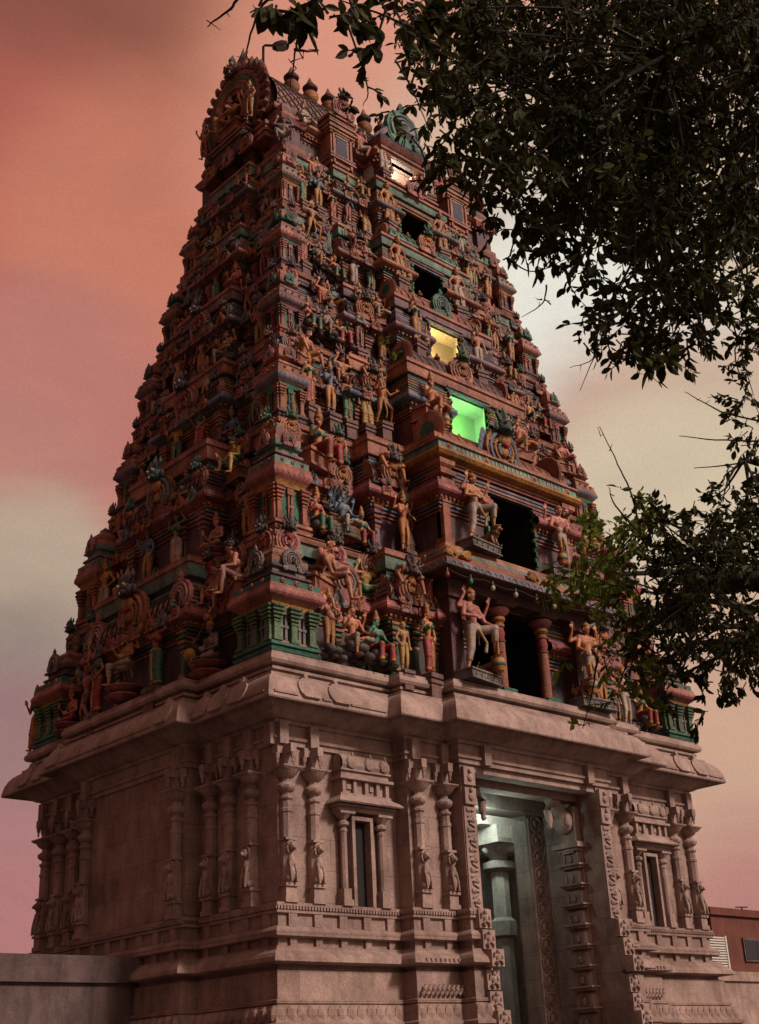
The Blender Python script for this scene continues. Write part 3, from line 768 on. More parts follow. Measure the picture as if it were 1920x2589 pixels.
    if k in (0, 1, 2, 3, 4):
        kd = ['rose', 'pinkg', 'pink', 'blue', 'blue'][k]; xb = 7-(HB[k]+HC[k])/2
        sc = [1.0, .78, .72, .66, .58][k]
        for s in (-1, 1):
            bigN(kd, 7+s*(7-2.15-.2*k if k == 0 else HB[k]+.55), W-.16, zr+(.04 if k == 0 else -.1), 0, sc)
            bigN(['terra', 'terra', 'terra', 'terra', 'pink'][k], 7+s*(HB[k]-.45), W-pb-.30, zr-.05, 0, [.92, .86, .8, .72, .64][k])
        bigN(['terra', 'orange', 'pink', 'pink', 'terra'][k], E0-.12, CY-.45 if False else CY, zr, -PI/2, [1.3, 1.2, 1.05, .92, .8][k])
        for s in (-1, 1): bigN(kd, E0+.0, CY+s*(HS[k]-.15), zr-.05, -PI/2, sc*.9)
        for s in (-1, 1): bigN('rose' if k == 0 else kd, W-.20, CY+s*(HS[k]+.75), zr, -PI/2, sc*.85)
    # half barrel roofs over the intermediate bays (scaly vault) and recesses
    if HB[k]:
        for s in (-1, 1):
            a, b = sorted((7+s*(HC[k]+.02), 7+s*(HB[k]+.10)))
            lattice_roof(a, b, W-pb-.20, z0+h*.595, z0+h*.80, .30, P['b'], DARK, 10).build('bay_roof', M_PAINT, st, 40)
    m = MB()
    a, b = -HS[k]-.05, HS[k]+.05
    r_ = lattice_roof(a, b, 0, z0+h*.595, z0+h*.80, .28, P['b'], DARK, 18)
    m.add(r_, Matrix.Translation((E0-.06, CY, 0)) @ Matrix.Rotation(-PI/2, 4, 'Z'))
    m.build('bay_roof', M_PAINT, st, 40)

# rows of little arch ornaments standing on every cornice
SM = {n_: nasi_mesh(c_, f_) for n_, c_, f_ in (('a', (SALMON, PINK, TERRA, (.08, .14, .10)), True), ('b', (BLUEG, PALEG, ROSE, BLUEG), False), ('c', (TERRA, OCHRE, RED, TERRA), False), ('d', (PINK, CREAM, TERRA, (.10, .06, .06)), True))}
for k in range(6):
    h = Z[k+1]-Z[k]; zc = Z[k]+h*.53; W = EE[k+1]+.10; pb = max(.12, W-(EE[k]+.22)); q_ = 'abcd'
    spots = []
    xl = EE[k]+.1+KW[k]+.35
    n = int((7-HB[k]-xl)/.50)
    for i in range(n): spots.append((xl+.2+i*.50, W-.34))
    n = int((HB[k]-HC[k])/.55)
    for i in range(n): spots.append((7-HB[k]+.25+i*.55, W-pb-.34))
    for i, (x, y) in enumerate(spots):
        for xx in (x, 14-x): inst(SM[q_[(i+k) % 4]], 'medallion', storeys[k], (xx, y, zc+.02), 0, .34+.02*(i % 2))
    y = EE[k]+.1+KW[k]+.45; i = 0
    while y < CY:
        xx = (EE[k]+.12 if y > CY-HS[k] else W)-.34
        for yy in (y, 2*CY-y): inst(SM[q_[(i+k+1) % 4]], 'medallion', storeys[k], (xx, yy, zc+.02), -PI/2, .36)
        y += .52; i += 1
# ---- centre of the front: porch of the first storey
st = storeys[0]
for x in (4.55, 9.05):
    m = MB(BROWN); m.box(x, x+.40, -.75, -.2, 9.95, 12.18, (.16, .06, .06)); m.box(x-.06, x+.46, -.82, -.2, 11.95, 12.17, (.22, .08, .06)); m.box(x-.10, x+.50, -.95, -.10, 9.825, 9.95, GREEN); m.build('porch_pier', M_PAINT, st)
m = MB(BROWN)
m.box(4.5, 9.5, -.80, -.15, 12.18, 12.42, (.14, .07, .05))
m.build('porch_beam', M_PAINT, st)
def painted_column(z0, h, sc=1.):
    q = MB(TERRA)
    q.lathe([(.27, 0, DARK), (.27, .08, DARK), (.22, .09, GREEN), (.24, .17, GREEN), (.20, .2, TERRA)], 0, 0, 0, 4)
    q.lathe([(.13, .2, TERRA), (.125, h*.58, TERRA), (.15, h*.585, BROWN), (.15, h*.61, BROWN), (.12, h*.62, RED), (.15, h*.68, RED), (.12, h*.74, RED), (.15, h*.75, OCHRE), (.15, h*.78, OCHRE), (.12, h*.79, OCHRE), (.18, h*.82, OCHRE), (.18, h*.85, BROWN), (.15, h*.86, ROSE), (.28, h*.90, ROSE), (.31, h*.93, ROSE), (.27, h*.95, BROWN), (.2, h*.96, BROWN)], 0, 0, 0, 12)
    q.lathe([(.30, h*.955, BROWN), (.36, h*.985, BROWN), (.30, h, BROWN)], 0, 0, 0, 4)
    return q.mesh('porch_column', M_PAINT, 35)
me = painted_column(0, 2.34)
for x in (6.42, 8.0): inst(me, 'porch_column', st, (x, -.55, 9.84))
# sloping eave with painted edge
m = MB()
ch = [(3.87, -.15), (3.87, -1.42), (10.13, -1.42), (10.13, -.15)]
E1_ = [(3.87, 12.44), (3.83, 12.40)]
def eave(q, x0, x1, yf, yb, prof, rev=True):
    rings = []
    for p, z, c in prof: rings.append([(x0-p, yb, z), (x0-p, yf-p, z), (x1+p, yf-p, z), (x1+p, yb, z)])
    q.ring_stack(rings, [e[2] for e in prof], False, False, False)
    n = len(prof); b = len(q.v)-4*n
    q.face([b, b+1, b+2, b+3][::-1], prof[0][2]); e = b+4*(n-1); q.face([e, e+1, e+2, e+3], prof[-1][2])
eave(m, 3.9, 10.1, -1.40, .2, [(-.55, 12.40, BROWN), (-.06, 12.41, TERRA), (0, 12.42, BLUEG), (.0, 12.56, BLUEG), (-.03, 12.565, TERRA), (-.03, 12.60, TERRA), (-.16, 12.70, SALMON), (-.20, 12.72, TERRA), (-.22, 12.80, TERRA), (-.22, 12.84, PALEG), (-.26, 12.88, PALEG), (-.26, 12.95, SALMON), (-.30, 12.97, SALMON), (-.34, 13.06, TERRA), (-.36, 13.08, SALMON), (-.36, 13.14, SALMON)])
for i in range(26):   # scallops painted on the edge
    x = 4.0+6.0*(i+.5)/26
    q = MB(); q.tube([(x-.09, -1.405, 12.43), (x-.05, -1.408, 12.50), (x, -1.41, 12.53), (x+.05, -1.408, 12.50), (x+.09, -1.405, 12.43)], .012, 5, TERRA if i % 2 else CREAM); m.add(q)
for i in range(6):
    y = -1.3+i*.24
    m.tube([(3.895, y-.08, 12.43), (3.892, y, 12.53), (3.895, y+.08, 12.43)], .012, 5, CREAM)
# gilded scrolls lying on the eave at the corner, middle and right
for x, s_ in ((4.12, 1), (4.75, -1), (7.0, 1), (7.7, -1), (9.9, -1), (9.3, 1)):
    pts = [(x+s_*(.26-.03*i)*math.cos(i*.55)*.9, -1.30+.03*i*.3, 12.74+(.16-.012*i)*abs(math.sin(i*.45))+.012*i) for i in range(9)]
    m.tube(pts, [.07-.005*i for i in range(9)], 6, GOLD); m.ball((x, -1.27, 12.78), (.16, .07, .09), 8, 5, (.42, .18, .04))
m.build('porch_eave', M_PAINT, st, 30)

# coloured bulbs on a cable hanging under the eave
cab = MB(BLACK); pts = [(4.0+i*.25, -1.30+.0*i, 12.33-.07*math.sin(PI*((i % 5)/5))) for i in range(25)]
cab.tube(pts, .012, 5)
cable = cab.build('light_cable', M_METAL, None); tag(cable, 'thin black cable slung under the painted eave above the columns', 'cable')
for i, (x, c, cn) in enumerate(((3.98, (.5, .02, .02), 'red'), (4.75, (.02, .3, .12), 'green'), (5.5, (.45, .42, .33), 'white'), (6.3, (.45, .42, .33), 'white'), (7.05, (.5, .02, .02), 'red'), (7.7, (.55, .47, .2), 'yellow'))):
    q = MB(c); q.lathe([(.02, 0, BLACK), (.035, -.03, BLACK), (.035, -.09, BLACK), (.05, -.13, c), (.062, -.18, c), (.045, -.235, c), (.01, -.25, c)], 0, 0, 0, 10)
    o = q.build('light_bulb', M_STATUE, None, 50); o.location = (x, -1.30, 12.36)
    w = ['at the near end of the eave cable', 'above the left door guardian', 'between the left guardian and left column', 'just right of the left column', 'midway between the two columns', 'beside the right column, largest of the string'][i]
    tag(o, f'{cn} unlit bulb hanging {w}', 'light bulb', 'bulbs strung under the eave')

# ---- porch of the second storey: two corner columns, ornate cornice
st = storeys[1]
for x in (4.72, 9.28):
    band_pilaster(2.35, TERRA, SALMON, .15, 3).build('porch_column', M_PAINT, st).location = (x, -.62, 13.16)
m = MB()
eave(m, 4.55, 9.45, -.78, .3, [(-.2, 15.38, BROWN), (.0, 15.40, TERRA), (.0, 15.46, TERRA), (.04, 15.47, SALMON), (.04, 15.52, SALMON), (.10, 15.54, OCHRE), (.20, 15.58, OCHRE), (.26, 15.66, OCHRE), (.22, 15.74, SALMON), (.16, 15.76, PALEG), (.14, 15.96, PALEG), (.20, 15.97, SALMON), (.20, 16.02, SALMON), (.06, 16.03, TERRA), (.06, 16.10, TERRA)])
for x in (4.75, 6.1, 7.9, 9.25): m.ball((x, -.93, 15.86), (.10, .04, .09), 8, 5, TERRA); m.ball((x, -.96, 15.86), (.05, .03, .045), 8, 5, OCHRE)
for i in range(30): m.box(4.75+i*.152, 4.80+i*.152, -.945, -.90, 15.80, 15.92, CREAM)
m.build('porch_cornice', M_PAINT, st, 30)

# ---- lattice vaults, finials and great arches in front of each upper opening
NK = ['', 'pinkg', 'orange', 'pinkg', 'green', 'pinkg', 'rose']
for k in range(2, 7):
    st = storeys[k]; z0 = Z[k]; oz0 = OPEN[k][2]; hc = HC[k]; yf = YC[k]-.42 if k > 2 else -.55
    zb, zt = (16.10, 16.98) if k == 2 else (z0+.10, oz0-.10)
    cc, cr = {2: (TERRA, (.50, .20, .10)), 3: (BROWN, MAUVE), 4: (TERRA, SALMON), 5: (GREEN, PALEG), 6: (SALMON, TERRA)}[k]
    m = lattice_roof(7-hc, 7+hc, yf, zb, zt, YC[k]-yf+.02 if k > 2 else .9, cc, cr, 16-k)
    # scaly ends of the vault
    for sx in (-1, 1):
        q = MB(); q.lathe([(.02, -.05, TERRA), ((zt-zb)*.62, -.04, TERRA), ((zt-zb)*.66, 0, SALMON), ((zt-zb)*.58, .04, SALMON), ((zt-zb)*.3, .05, GREEN), (.04, .06, BROWN)], 0, 0, 0, 16)
        m.add(q, Matrix.Translation((7+sx*(hc+.02), yf+.30, zb+(zt-zb)*.52)) @ Matrix.Rotation(sx*PI/2, 4, 'Y'))
    m.build('lattice_roof', M_PAINT, st, 40)
    m = MB(); n = 6
    fm = MB(TERRA); fm.lathe([(.05, 0, TERRA), (.07, .02, TERRA), (.03, .05, BROWN), (.085, .10, TERRA), (.085, .14, TERRA), (.03, .18, OCHRE), (.05, .20, OCHRE), (.01, .29, BROWN)], 0, 0, 0, 8)
    fme = fm.mesh('finial', M_PAINT, 45)
    for i in range(7):
        x = 7-hc*.75+hc*1.5*i/6
        if abs(x-7) < .3: continue
        inst(fme, 'finial', st, (x, YC[k]-.12, zt-.02))
    inst(NASI[NK[k]], 'medallion', st, (7.0, yf-.10, zb+.38 if k == 2 else zb+(zt-zb)*.45), 0, [0, 0, 1.35, .95, .8, .72, .66][k])
    # wings beside the great arch
    for s in ((-1, 1) if k == 2 else ()):
        m = MB(BLUEG if k in (2, 3) else SALMON)
        b0 = .55 if k == 2 else .42
        for j in range(5):
            m.ball((7+s*(b0+.05*j), yf-.04, zb+.75*[0, 0, 1, .7, .6, .55, .5][k]-.16*j*[0, 0, 1, .7, .6, .5, .5][k]+.1), (.10, .05, .13), 8, 5, BLUEG if (k == 2) else PALEG)
        m.build('arch_wing', M_PAINT, st, 45)
# vases at the end walls of the bays
# ---- neck of the tower: dormer, side dormers, barrel roof, gables, finials
st = storeys[6]
m = MB()
F = 0
eave(m, 5.95, 8.05, 2.05, 3.2, [(-.1, 27.50, BROWN), (.0, 27.52, TERRA), (.0, 27.60, TERRA), (.06, 27.64, SALMON), (.06, 27.72, SALMON), (.14, 27.78, ROSE), (.20, 27.88, ROSE), (.16, 27.93, BLUEG), (.20, 27.99, BLUEG), (.05, 28.02, SALMON), (.05, 28.15, SALMON), (-.1, 28.2, SALMON)])
for sx in (-1, 1):
    m.add(band_pilaster(1.2, SALMON, TERRA, .10, 3), Matrix.Translation((7+sx*.92, 2.25, 26.32)))
m.build('dormer_cornice', M_PAINT, st, 30)
inst(NASI['green'], 'medallion', st, (7.0, 2.15, 28.85), 0, 1.55)
for s in (-1, 1):
    m = MB(SALMON)
    for j in range(5): m.ball((7+s*(.70+.1*j), 2.15, 28.55-.12*j), (.14, .08, .16), 8, 5, SALMON if j % 2 else BLUEG)
    m.build('arch_wing', M_PAINT, st, 45)
for x in (4.55, 9.45):
    m = MB()
    m.box(x-.42, x+.42, 2.30, 3.4, 26.35, 28.2, SALMON); m.box(x-.20, x+.20, 2.285, 2.31, 26.75, 27.35, NAVY)
    for zz, dd, cc in ((27.42, .05, TERRA), (27.50, .08, OCHRE), (27.60, .12, SALMON), (27.72, .06, MAUVE), (27.80, .10, SALMON), (27.95, .04, TERRA), (28.06, .08, SALMON), (26.62, .06, MAUVE), (26.50, .08, SALMON)): m.box(x-.42-dd, x+.42+dd, 2.30-dd, 3.4, zz, zz+.06, cc)
    m.box(x-.24, x+.24, 2.27, 2.30, 27.35, 27.40, CREAM)
    for u in (-.36, .30): m.box(x+u, x+u+.07, 2.25, 2.33, 26.35, 27.6, SALMON)
    m.build('dormer', M_PAINT, st)
    inst(NASI['pink'], 'medallion', st, (x, 2.24, 28.50), 0, .80)
# barrel roof
RX0, RX1 = 2.75, 11.25; RZ0, RZ1 = 28.15, 30.72; RW = 1.55
RP = [(1.50, 28.15), (1.63, 28.45), (1.64, 28.75), (1.55, 29.08), (1.36, 29.42), (1.06, 29.76), (.72, 30.08), (.36, 30.41), (0, 30.74)]
def rp(t):  # t 0..1 front eave to ridge, a pointed vault
    f = min(t, .9999)*8; i = int(f); f -= i; a, b = RP[i], RP[i+1]
    return CY-(a[0]+(b[0]-a[0])*f), a[1]+(b[1]-a[1])*f
m = MB(SALMON); n = 16
for side in (1, -1):
    L = []
    for i in range(n+1):
        y, z = rp(i/n)
        if side < 0: y = 2*CY-y
        L.append([(RX0, y, z), (RX1, y, z)])
    m.ring_stack(L, [(.40, .15, .12)]*(n+1), False, False, False)
nx = 30; w = (RX1-RX0)/nx
for side in (1, -1):
    for s in (1, -1):
        for i in range(-9, nx+9):
            P = []
            for j in range(n*2+1):
                t = j/(2*n); x = RX0+(i+(t*9 if s > 0 else 9-t*9))*w
                if RX0 <= x <= RX1:
                    y, z = rp(t); y = y if side > 0 else 2*CY-y; P.append((x, y-.012*side, z+.01))
            if len(P) > 1: m.tube(P, .020, 5, (.06, .025, .025), cap=False)
m.tube([(RX0, CY, RZ1+.02), (RX1, CY, RZ1+.02)], .10, 8, (.30, .09, .07))
eave(m, RX0-.2, RX1+.2, CY-RW-.2, CY+.0, [(0, 27.95, TERRA), (.04, 28.0, SALMON), (.04, 28.1, SALMON), (-.05, 28.12, TERRA), (-.05, 28.2, TERRA)])
roof = m.build('barrel_roof', M_PAINT, tower, 40); roof.location = OFF
# ridge finials: water-pot kalashas
fm = MB(TERRA); fm.lathe([(.16, 0, TERRA), (.20, .05, BROWN), (.12, .10, TERRA), (.20, .16, OCHRE), (.27, .26, TERRA), (.27, .36, (.38, .12, .05)), (.20, .45, TERRA), (.11, .49, BROWN), (.13, .52, BROWN), (.24, .56, (.03, .02, .02)), (.26, .62, (.03, .02, .02)), (.19, .70, (.03, .02, .02)), (.12, .74, TERRA), (.11, .80, TERRA), (.07, .88, TERRA), (.015, 1.0, OCHRE)], 0, 0, 0, 14)
fme = fm.mesh('finial', M_PAINT, 45)
for i in range(7): inst(fme, 'finial', roof, (4.65+i*.783, CY, RZ1+.03), 0, (1., 1., 1.22))
# gables: great horseshoe arches with flame tongues and a monster face on top
def gable():
    q = MB(TERRA)
    # profile in (y', z): centre 0; half-width 1.75
    def arch(r, n=40, z=28.72, sy=1., sz=1.10):
        return [(math.cos(R(-38)+R(256)*i/n)*r*sy, z+math.sin(R(-38)+R(256)*i/n)*r*sz) for i in range(n+1)]
    base = arch(1.36); q.prism(base, -.12, .45, (.20, .07, .05), (.22, .08, .06))
    for r, y, c, t in ((1.27, -.15, (.40, .14, .07), .12), (1.09, -.20, (.09, .22, .15), .08), (.94, -.20, (.36, .11, .05), .11), (.82, -.22, (.42, .19, .06), .09), (.64, -.20, (.30, .08, .05), .10), (.46, -.18, (.42, .18, .06), .06)):
        q.tube([(x, y, z) for x, z in arch(r)], t, 8, c)
    for i in range(27):   # flame tongues
        a = R(-52)+R(284)*i/26
        if abs(a-PI/2) < .17: continue
        cx, cz = math.cos(a)*1.38, 28.72+math.sin(a)*1.38*1.10; d = Vector((math.cos(a), 0, math.sin(a))); tn = Vector((math.cos(a)*.35, 0, 1)).normalized()
        p = Vector((cx, -.16, cz)); q.tube([p, p+d*.14, p+d*.24+tn*.06, p+d*.20+tn*.24], [.12, .13, .095, .012], 7, (.34, .10, .06) if i % 2 else (.24, .07, .05))
        q.ball(tuple(p+d*.14), (.10, .10, .10), 7, 5, (.30, .09, .05))
    # beads between the rings
    for i in range(34):
        a = R(-36)+R(252)*i/33; q.ball((math.cos(a)*1.18, -.20, 28.72+math.sin(a)*1.18*1.10), .045, 6, 4, OCHRE)
    # monster face crest leaning forward
    z = 30.42; dk = (.20, .08, .06)
    q.ball((0, -.20, z), (.34, .24, .26), 12, 8, dk); q.ball((0, -.40, z-.12), (.20, .16, .10), 10, 6, (.24, .09, .06)); q.ball((0, -.36, z-.28), (.16, .12, .07), 10, 6, dk)
    for s in (-1, 1):
        q.ball((s*.14, -.38, z+.08), .075, 8, 5, CREAM); q.ball((s*.14, -.445, z+.08), .035, 6, 4, BLACK)
        for k_, (a0_, L_) in enumerate(((35, .34), (58, .40), (12, .30))):
            d = Vector((s*math.cos(R(a0_)), 0, math.sin(R(a0_)))); p = Vector((s*.12, -.12, z+.04))+d*.20
            q.tube([p, p+d*L_*.6, p+d*L_+Vector((0, -.02, .10))], [.10, .07, .012], 7, ((.30, .12, .08), (.10, .18, .12), (.34, .12, .09))[k_])
        q.tube([(s*.11, -.44, z-.20), (s*.12, -.46, z-.31)], [.03, .008], 6, CREAM)
        q.ball((s*.34, -.2, z-.16), (.12, .10, .16), 8, 5, (.26, .10, .07))
    q.tube([(0, -.22, z+.18), (0, -.26, z+.38), (0, -.22, z+.62)], [.11, .12, .015], 8, (.12, .16, .11))
    q.ball((0, -.52, z-.06), (.07, .06, .06), 8, 5, (.30, .10, .06))
    q.box(-.85, .85, -.34, .4, 27.0, 27.5, (.20, .08, .06)); q.box(-.92, .92, -.40, .4, 27.5, 27.60, (.36, .17, .05)); q.box(-.98, .98, -.44, .4, 27.62, 27.72, TERRA)
    for s in (-1, 1):
        for z_ in (26.9, 27.12, 27.34): q.box(s*1.25-.34, s*1.25+.34, -.22, .4, z_, z_+.14, TERRA if z_ != 27.12 else SALMON)
    return q.mesh('gable', M_PAINT, 40)
for u_, kd_ in ((-.9, 'terra'), (.9, 'terra'), (0, 'rose')): inst(NASI[kd_], 'medallion', storeys[6], (2.16, CY+u_, 26.95), -PI/2, .62)
gme = gable()
inst(gme, 'gable', roof, (2.55, CY, 0), -PI/2); inst(gme, 'gable', roof, (11.45, CY, 0), PI/2)
# corner blocks of the neck
for x in (2.95, 11.05):
    for y in (3.0, 2*CY-3.0):
        m = MB()
        m.lathe([(.42, 26.32, TERRA), (.42, 26.5, TERRA), (.32, 26.55, (.16, .08, .09)), (.32, 27.2, (.16, .08, .09)), (.42, 27.25, ROSE), (.50, 27.4, ROSE), (.44, 27.5, SALMON), (.30, 27.55, SALMON), (.36, 27.8, MAUVE), (.30, 28.0, SALMON), (.10, 28.15, SALMON)], x, y, 0, 4)
        m.build('neck_block', M_PAINT, storeys[6])
# lamps inside the lit rooms
lamp((7.3, .85, 18.1), 22, (.16, 1, .06), .06); lamp((6.75, .75, 17.2), 30, (.7, 1, .9), .06)
lamp((6.75, 1.5, 20.3), 66, (1, .62, .20), .1)
lamp((6.9, 2.75, 27.0), 240, (1, .98, .84), .12)
lamp((8.5, 2.3, 7.9), 220, (.62, 1, .92), .15)
lamp((6.3, 6.2, 7.6), 60, (.62, 1, .92), .15)
lamp((6.9, .60, 7.2), 34, (.66, 1, .88), .12)

# ------------------------------------------------------------------ statues
def capsule(q, a, b, ra, rb, seg=12, flat=1.):
    a = Vector(a); b = Vector(b); d = b-a; L = d.length
    if L < 1e-5: d = Vector((0, 0, 1)); L = 1e-5
    d.normalize(); up = Vector((0, 1, 0)) if abs(d.y) < .9 else Vector((1, 0, 0))
    u = d.cross(up).normalized(); v = d.cross(u); rings = []
    for t in (-80, -50, -20): 
        c = a+d*ra*math.sin(R(t)); r = ra*math.cos(R(t)); rings.append([c+(u*math.cos(2*PI*k/seg)+v*math.sin(2*PI*k/seg)*flat)*r for k in range(seg)])
    for t in (20, 50, 80):
        c = b+d*rb*math.sin(R(t)); r = rb*math.cos(R(t)); rings.append([c+(u*math.cos(2*PI*k/seg)+v*math.sin(2*PI*k/seg)*flat)*r for k in range(seg)])
    q.ring_stack(rings, [None]*6)
def remesh(q, name, vox, mat, paint=None, smooth_it=2):
    me = bpy.data.meshes.new('tmp'); me.from_pydata(q.v, [], q.f)
    o = bpy.data.objects.new('tmp', me); COL.objects.link(o)
    r = o.modifiers.new('r', 'REMESH'); r.mode = 'VOXEL'; r.voxel_size = vox; r.use_smooth_shade = True
    s = o.modifiers.new('s', 'SMOOTH'); s.factor = .5; s.iterations = smooth_it
    dg = bpy.context.evaluated_depsgraph_get(); dg.update()
    out = bpy.data.meshes.new_from_object(o.evaluated_get(dg)); out.name = name
    bpy.data.objects.remove(o); bpy.data.meshes.remove(me)
    out.materials.clear(); out.materials.append(mat)
    ca = out.color_attributes.new('Col', 'FLOAT_COLOR', 'POINT'); buf = []
    for v in out.vertices:
        c = paint(v.co) if paint else None
        buf += list((*c, 1.)) if c else [0., 0., 0., 0.]
    ca.data.foreach_set('color', buf)
    out.polygons.foreach_set('use_smooth', [True]*len(out.polygons)); out.update()
    return out
def hand(q, w, d, n, curl=.3, s=1.):
    """palm and five fingers; w wrist, d finger direction, n palm normal"""
    d = Vector(d).normalized(); n = Vector(n); n = (n - d*n.dot(d)).normalized(); side = d.cross(n)
    w = Vector(w)
    capsule(q, w, w+d*.045*s, .024*s, .030*s, 8); capsule(q, w+d*.05*s-side*.018*s, w+d*.05*s+side*.018*s, .024*s, .024*s, 8)
    for i, (o, L) in enumerate(((-.033, .060), (-.012, .072), (.011, .068), (.032, .052))):
        a = w+d*.07*s+side*o*s; m_ = a+(d+side*o*4).normalized()*L*.5*s+n*curl*.012*s; e = m_+(d*(1-curl)+n*curl).normalized()*L*.5*s
        capsule(q, a, m_, .0125*s, .0115*s, 6); capsule(q, m_, e, .0115*s, .010*s, 6)
    a = w+d*.02*s-side*.03*s; b = a+(d*.6-side*.8).normalized()*.035*s; capsule(q, a, b, .014*s, .012*s, 6); capsule(q, b, b+(d*.9-side*.2+n*.3*curl).normalized()*.032*s, .012*s, .010*s, 6)

HAIR = (.018, .014, .012)
def make_figure(name, pose, female=False, face='man', sturdy=1., beard=False):
    """pose: dict of joints (metres, standing height about 1.7, facing -y, +x is the figure's left)"""
    p = dict(pel=(0, 0, .92), che=(0, -.01, 1.28), nek=(0, .0, 1.46), head=(0, -.02, 1.60), hl=(.10, 0, .90), hr=(-.10, 0, .90), kl=(.11, -.03, .50), kr=(-.11, -.03, .50), al=(.11, 0, .09), ar=(-.11, 0, .09),
             el=(.30, .0, 1.14), wl=(.32, -.12, .92), er=(-.30, 0, 1.14), wr=(-.32, -.12, .92), hdl=(0, -.2, -1), hdr=(0, -.2, -1), fl=(.02, -1, 0), fr=(-.02, -1, 0))
    p.update(pose); V = {k: Vector(v) for k, v in p.items() if k != 'extra' and isinstance(v, (tuple, Vector))}; s = sturdy
    q = MB(); up = (V['nek']-V['pel']).normalized(); lat = (V['hl']-V['hr']).normalized()
    fwd = lat.cross(up)*-1 if lat.cross(up).y > 0 else lat.cross(up)
    pel, che, nek, hd = V['pel'], V['che'], V['nek'], V['head']
    sh = .185 if not female else .16
    sl, sr = che+up*.12+lat*sh*s, che+up*.12-lat*sh*s
    capsule(q, pel-lat*.06, pel+lat*.06, .105*s, .105*s); wst = pel.lerp(che, .42)
    capsule(q, pel, wst, .11*s, .085*s if not female else .072); capsule(q, wst, che, .085*s if not female else .075, .12*s)
    capsule(q, che-lat*.07*s, che+lat*.07*s, .105*s, .105*s); capsule(q, sl, sr, .062*s, .062*s)
    capsule(q, che+up*.10, nek, .07*s, .05*s); capsule(q, nek, hd-up*.03, .05*s, .045*s)
    if female:
        for sg in (-1, 1): capsule(q, che+lat*.072*sg+fwd*.065-up*.0, che+lat*.075*sg+fwd*.095-up*.01, .062, .050)
        capsule(q, pel-lat*.09, pel+lat*.09, .105, .105)
    else:
        for sg in (-1, 1): capsule(q, che+lat*.075*sg*s+fwd*.055+up*.03, che+lat*.06*sg*s+fwd*.07+up*.02, .055*s, .05*s)
    if face == 'elephant': capsule(q, wst+fwd*.05, wst+fwd*.07-up*.04, .13, .13)
    # head
    q.ball(tuple(hd+up*.02), (.082, .095, .108), 14, 10); q.ball(tuple(hd-up*.045+fwd*.025), (.060, .062, .062), 10, 8)
    if face == 'man':
        capsule(q, hd+fwd*.088+up*.015, hd+fwd*.105-up*.012, .010, .016, 8)
        for sg in (-1, 1):
            q.ball(tuple(hd+lat*.085*sg-up*.005), (.018, .028, .042), 8, 6); capsule(q, hd+fwd*.085+lat*.018*sg-up*.045, hd+fwd*.075+lat*.030*sg-up*.04, .012, .008, 6)
            capsule(q, hd+fwd*.075+lat*.015*sg+up*.042, hd+fwd*.065+lat*.06*sg+up*.04, .013, .010, 6)
            q.ball(tuple(hd+fwd*.078+lat*.034*sg+up*.018), (.017, .012, .011), 6, 5)
        q.ball(tuple(hd+fwd*.045-up*.085), (.030, .030, .025), 8, 6)
    elif face == 'elephant':
        for sg in (-1, 1): q.ball(tuple(hd+lat*.15*sg-up*.02), (.085, .025, .12), 10, 8)
        P = [hd+fwd*.07, hd+fwd*.15-up*.08, hd+fwd*.17-up*.20, hd+fwd*.16-up*.30+lat*.03, hd+fwd*.19-up*.36+lat*.09, hd+fwd*.2-up*.33+lat*.14]
        rr = [.06, .055, .045, .038, .032, .025]
        for i in range(5): capsule(q, P[i], P[i+1], rr[i], rr[i+1], 8)
        for sg in (-1, 1): capsule(q, hd+fwd*.10+lat*.045*sg-up*.09, hd+fwd*.16+lat*.065*sg-up*.12, .018, .008, 6)
    # arms
    for (S, E_, W_, dk, sg) in ((sl, 'el', 'wl', 'hdl', 1), (sr, 'er', 'wr', 'hdr', -1)):
        e, w = V[E_], V[W_]; capsule(q, S, e, .056*s, .042*s); capsule(q, e, w, .042*s, .027*s)
        hand(q, w, V[dk], fwd if abs(V[dk].normalized().dot(fwd)) < .8 else lat*-sg, p.get('curl', .3), 1.15)
    for E_, W_, dk, sg in p.get('extra', ()):
        S = sl if sg > 0 else sr; e, w = Vector(E_), Vector(W_); capsule(q, S-fwd*.04, e, .05*s, .038*s); capsule(q, e, w, .038*s, .026*s); hand(q, w, dk, fwd, .4, 1.1)
    # legs and feet
    for H, K, A, F_, sg in (('hl', 'kl', 'al', 'fl', 1), ('hr', 'kr', 'ar', 'fr', -1)):
        h, k_, a, f = V[H], V[K], V[A], V[F_].normalized()
        capsule(q, h, k_, .092*s, .060*s); capsule(q, k_, k_.lerp(a, .35)+(f*-.012), .058*s, .058*s); capsule(q, k_.lerp(a, .35), a, .056*s, .036*s)
        capsule(q, a-Vector((0, 0, .035)), a+f*.11-Vector((0, 0, .055)), .036, .030, 8, .8); capsule(q, a+f*.10-Vector((0, 0, .055)), a+f*.155-Vector((0, 0, .065)), .036, .022, 8)
    def paint(c):
        d = c-hd; u, l, f = d.dot(up), d.dot(lat), d.dot(fwd)
        if face != 'elephant' and d.length < .17:
            if u > -.10 and (f < .0 and u > -.06 and abs(l) < .088 and f < .02 or u > .075+f*.25): return HAIR
            if f > .045:
                if abs(abs(l)-.034) < .019 and abs(u-.018) < .0095: return (.5, .45, .4) if abs(abs(l)-.034) > .009 else BLACK
                if abs(abs(l)-.036) < .026 and abs(u-.046) < .007: return BLACK
                if abs(l) < .026 and abs(u+.047) < .009: return (.30, .02, .02)
                if not female and abs(l) < .045 and abs(u+.030) < .007: return BLACK
                if beard and u < -.035: return HAIR
                if abs(l) < .008 and .045 < u < .08: return (.5, .03, .02)
        t = c-che; tu, tf = t.dot(up), t.dot(fwd)
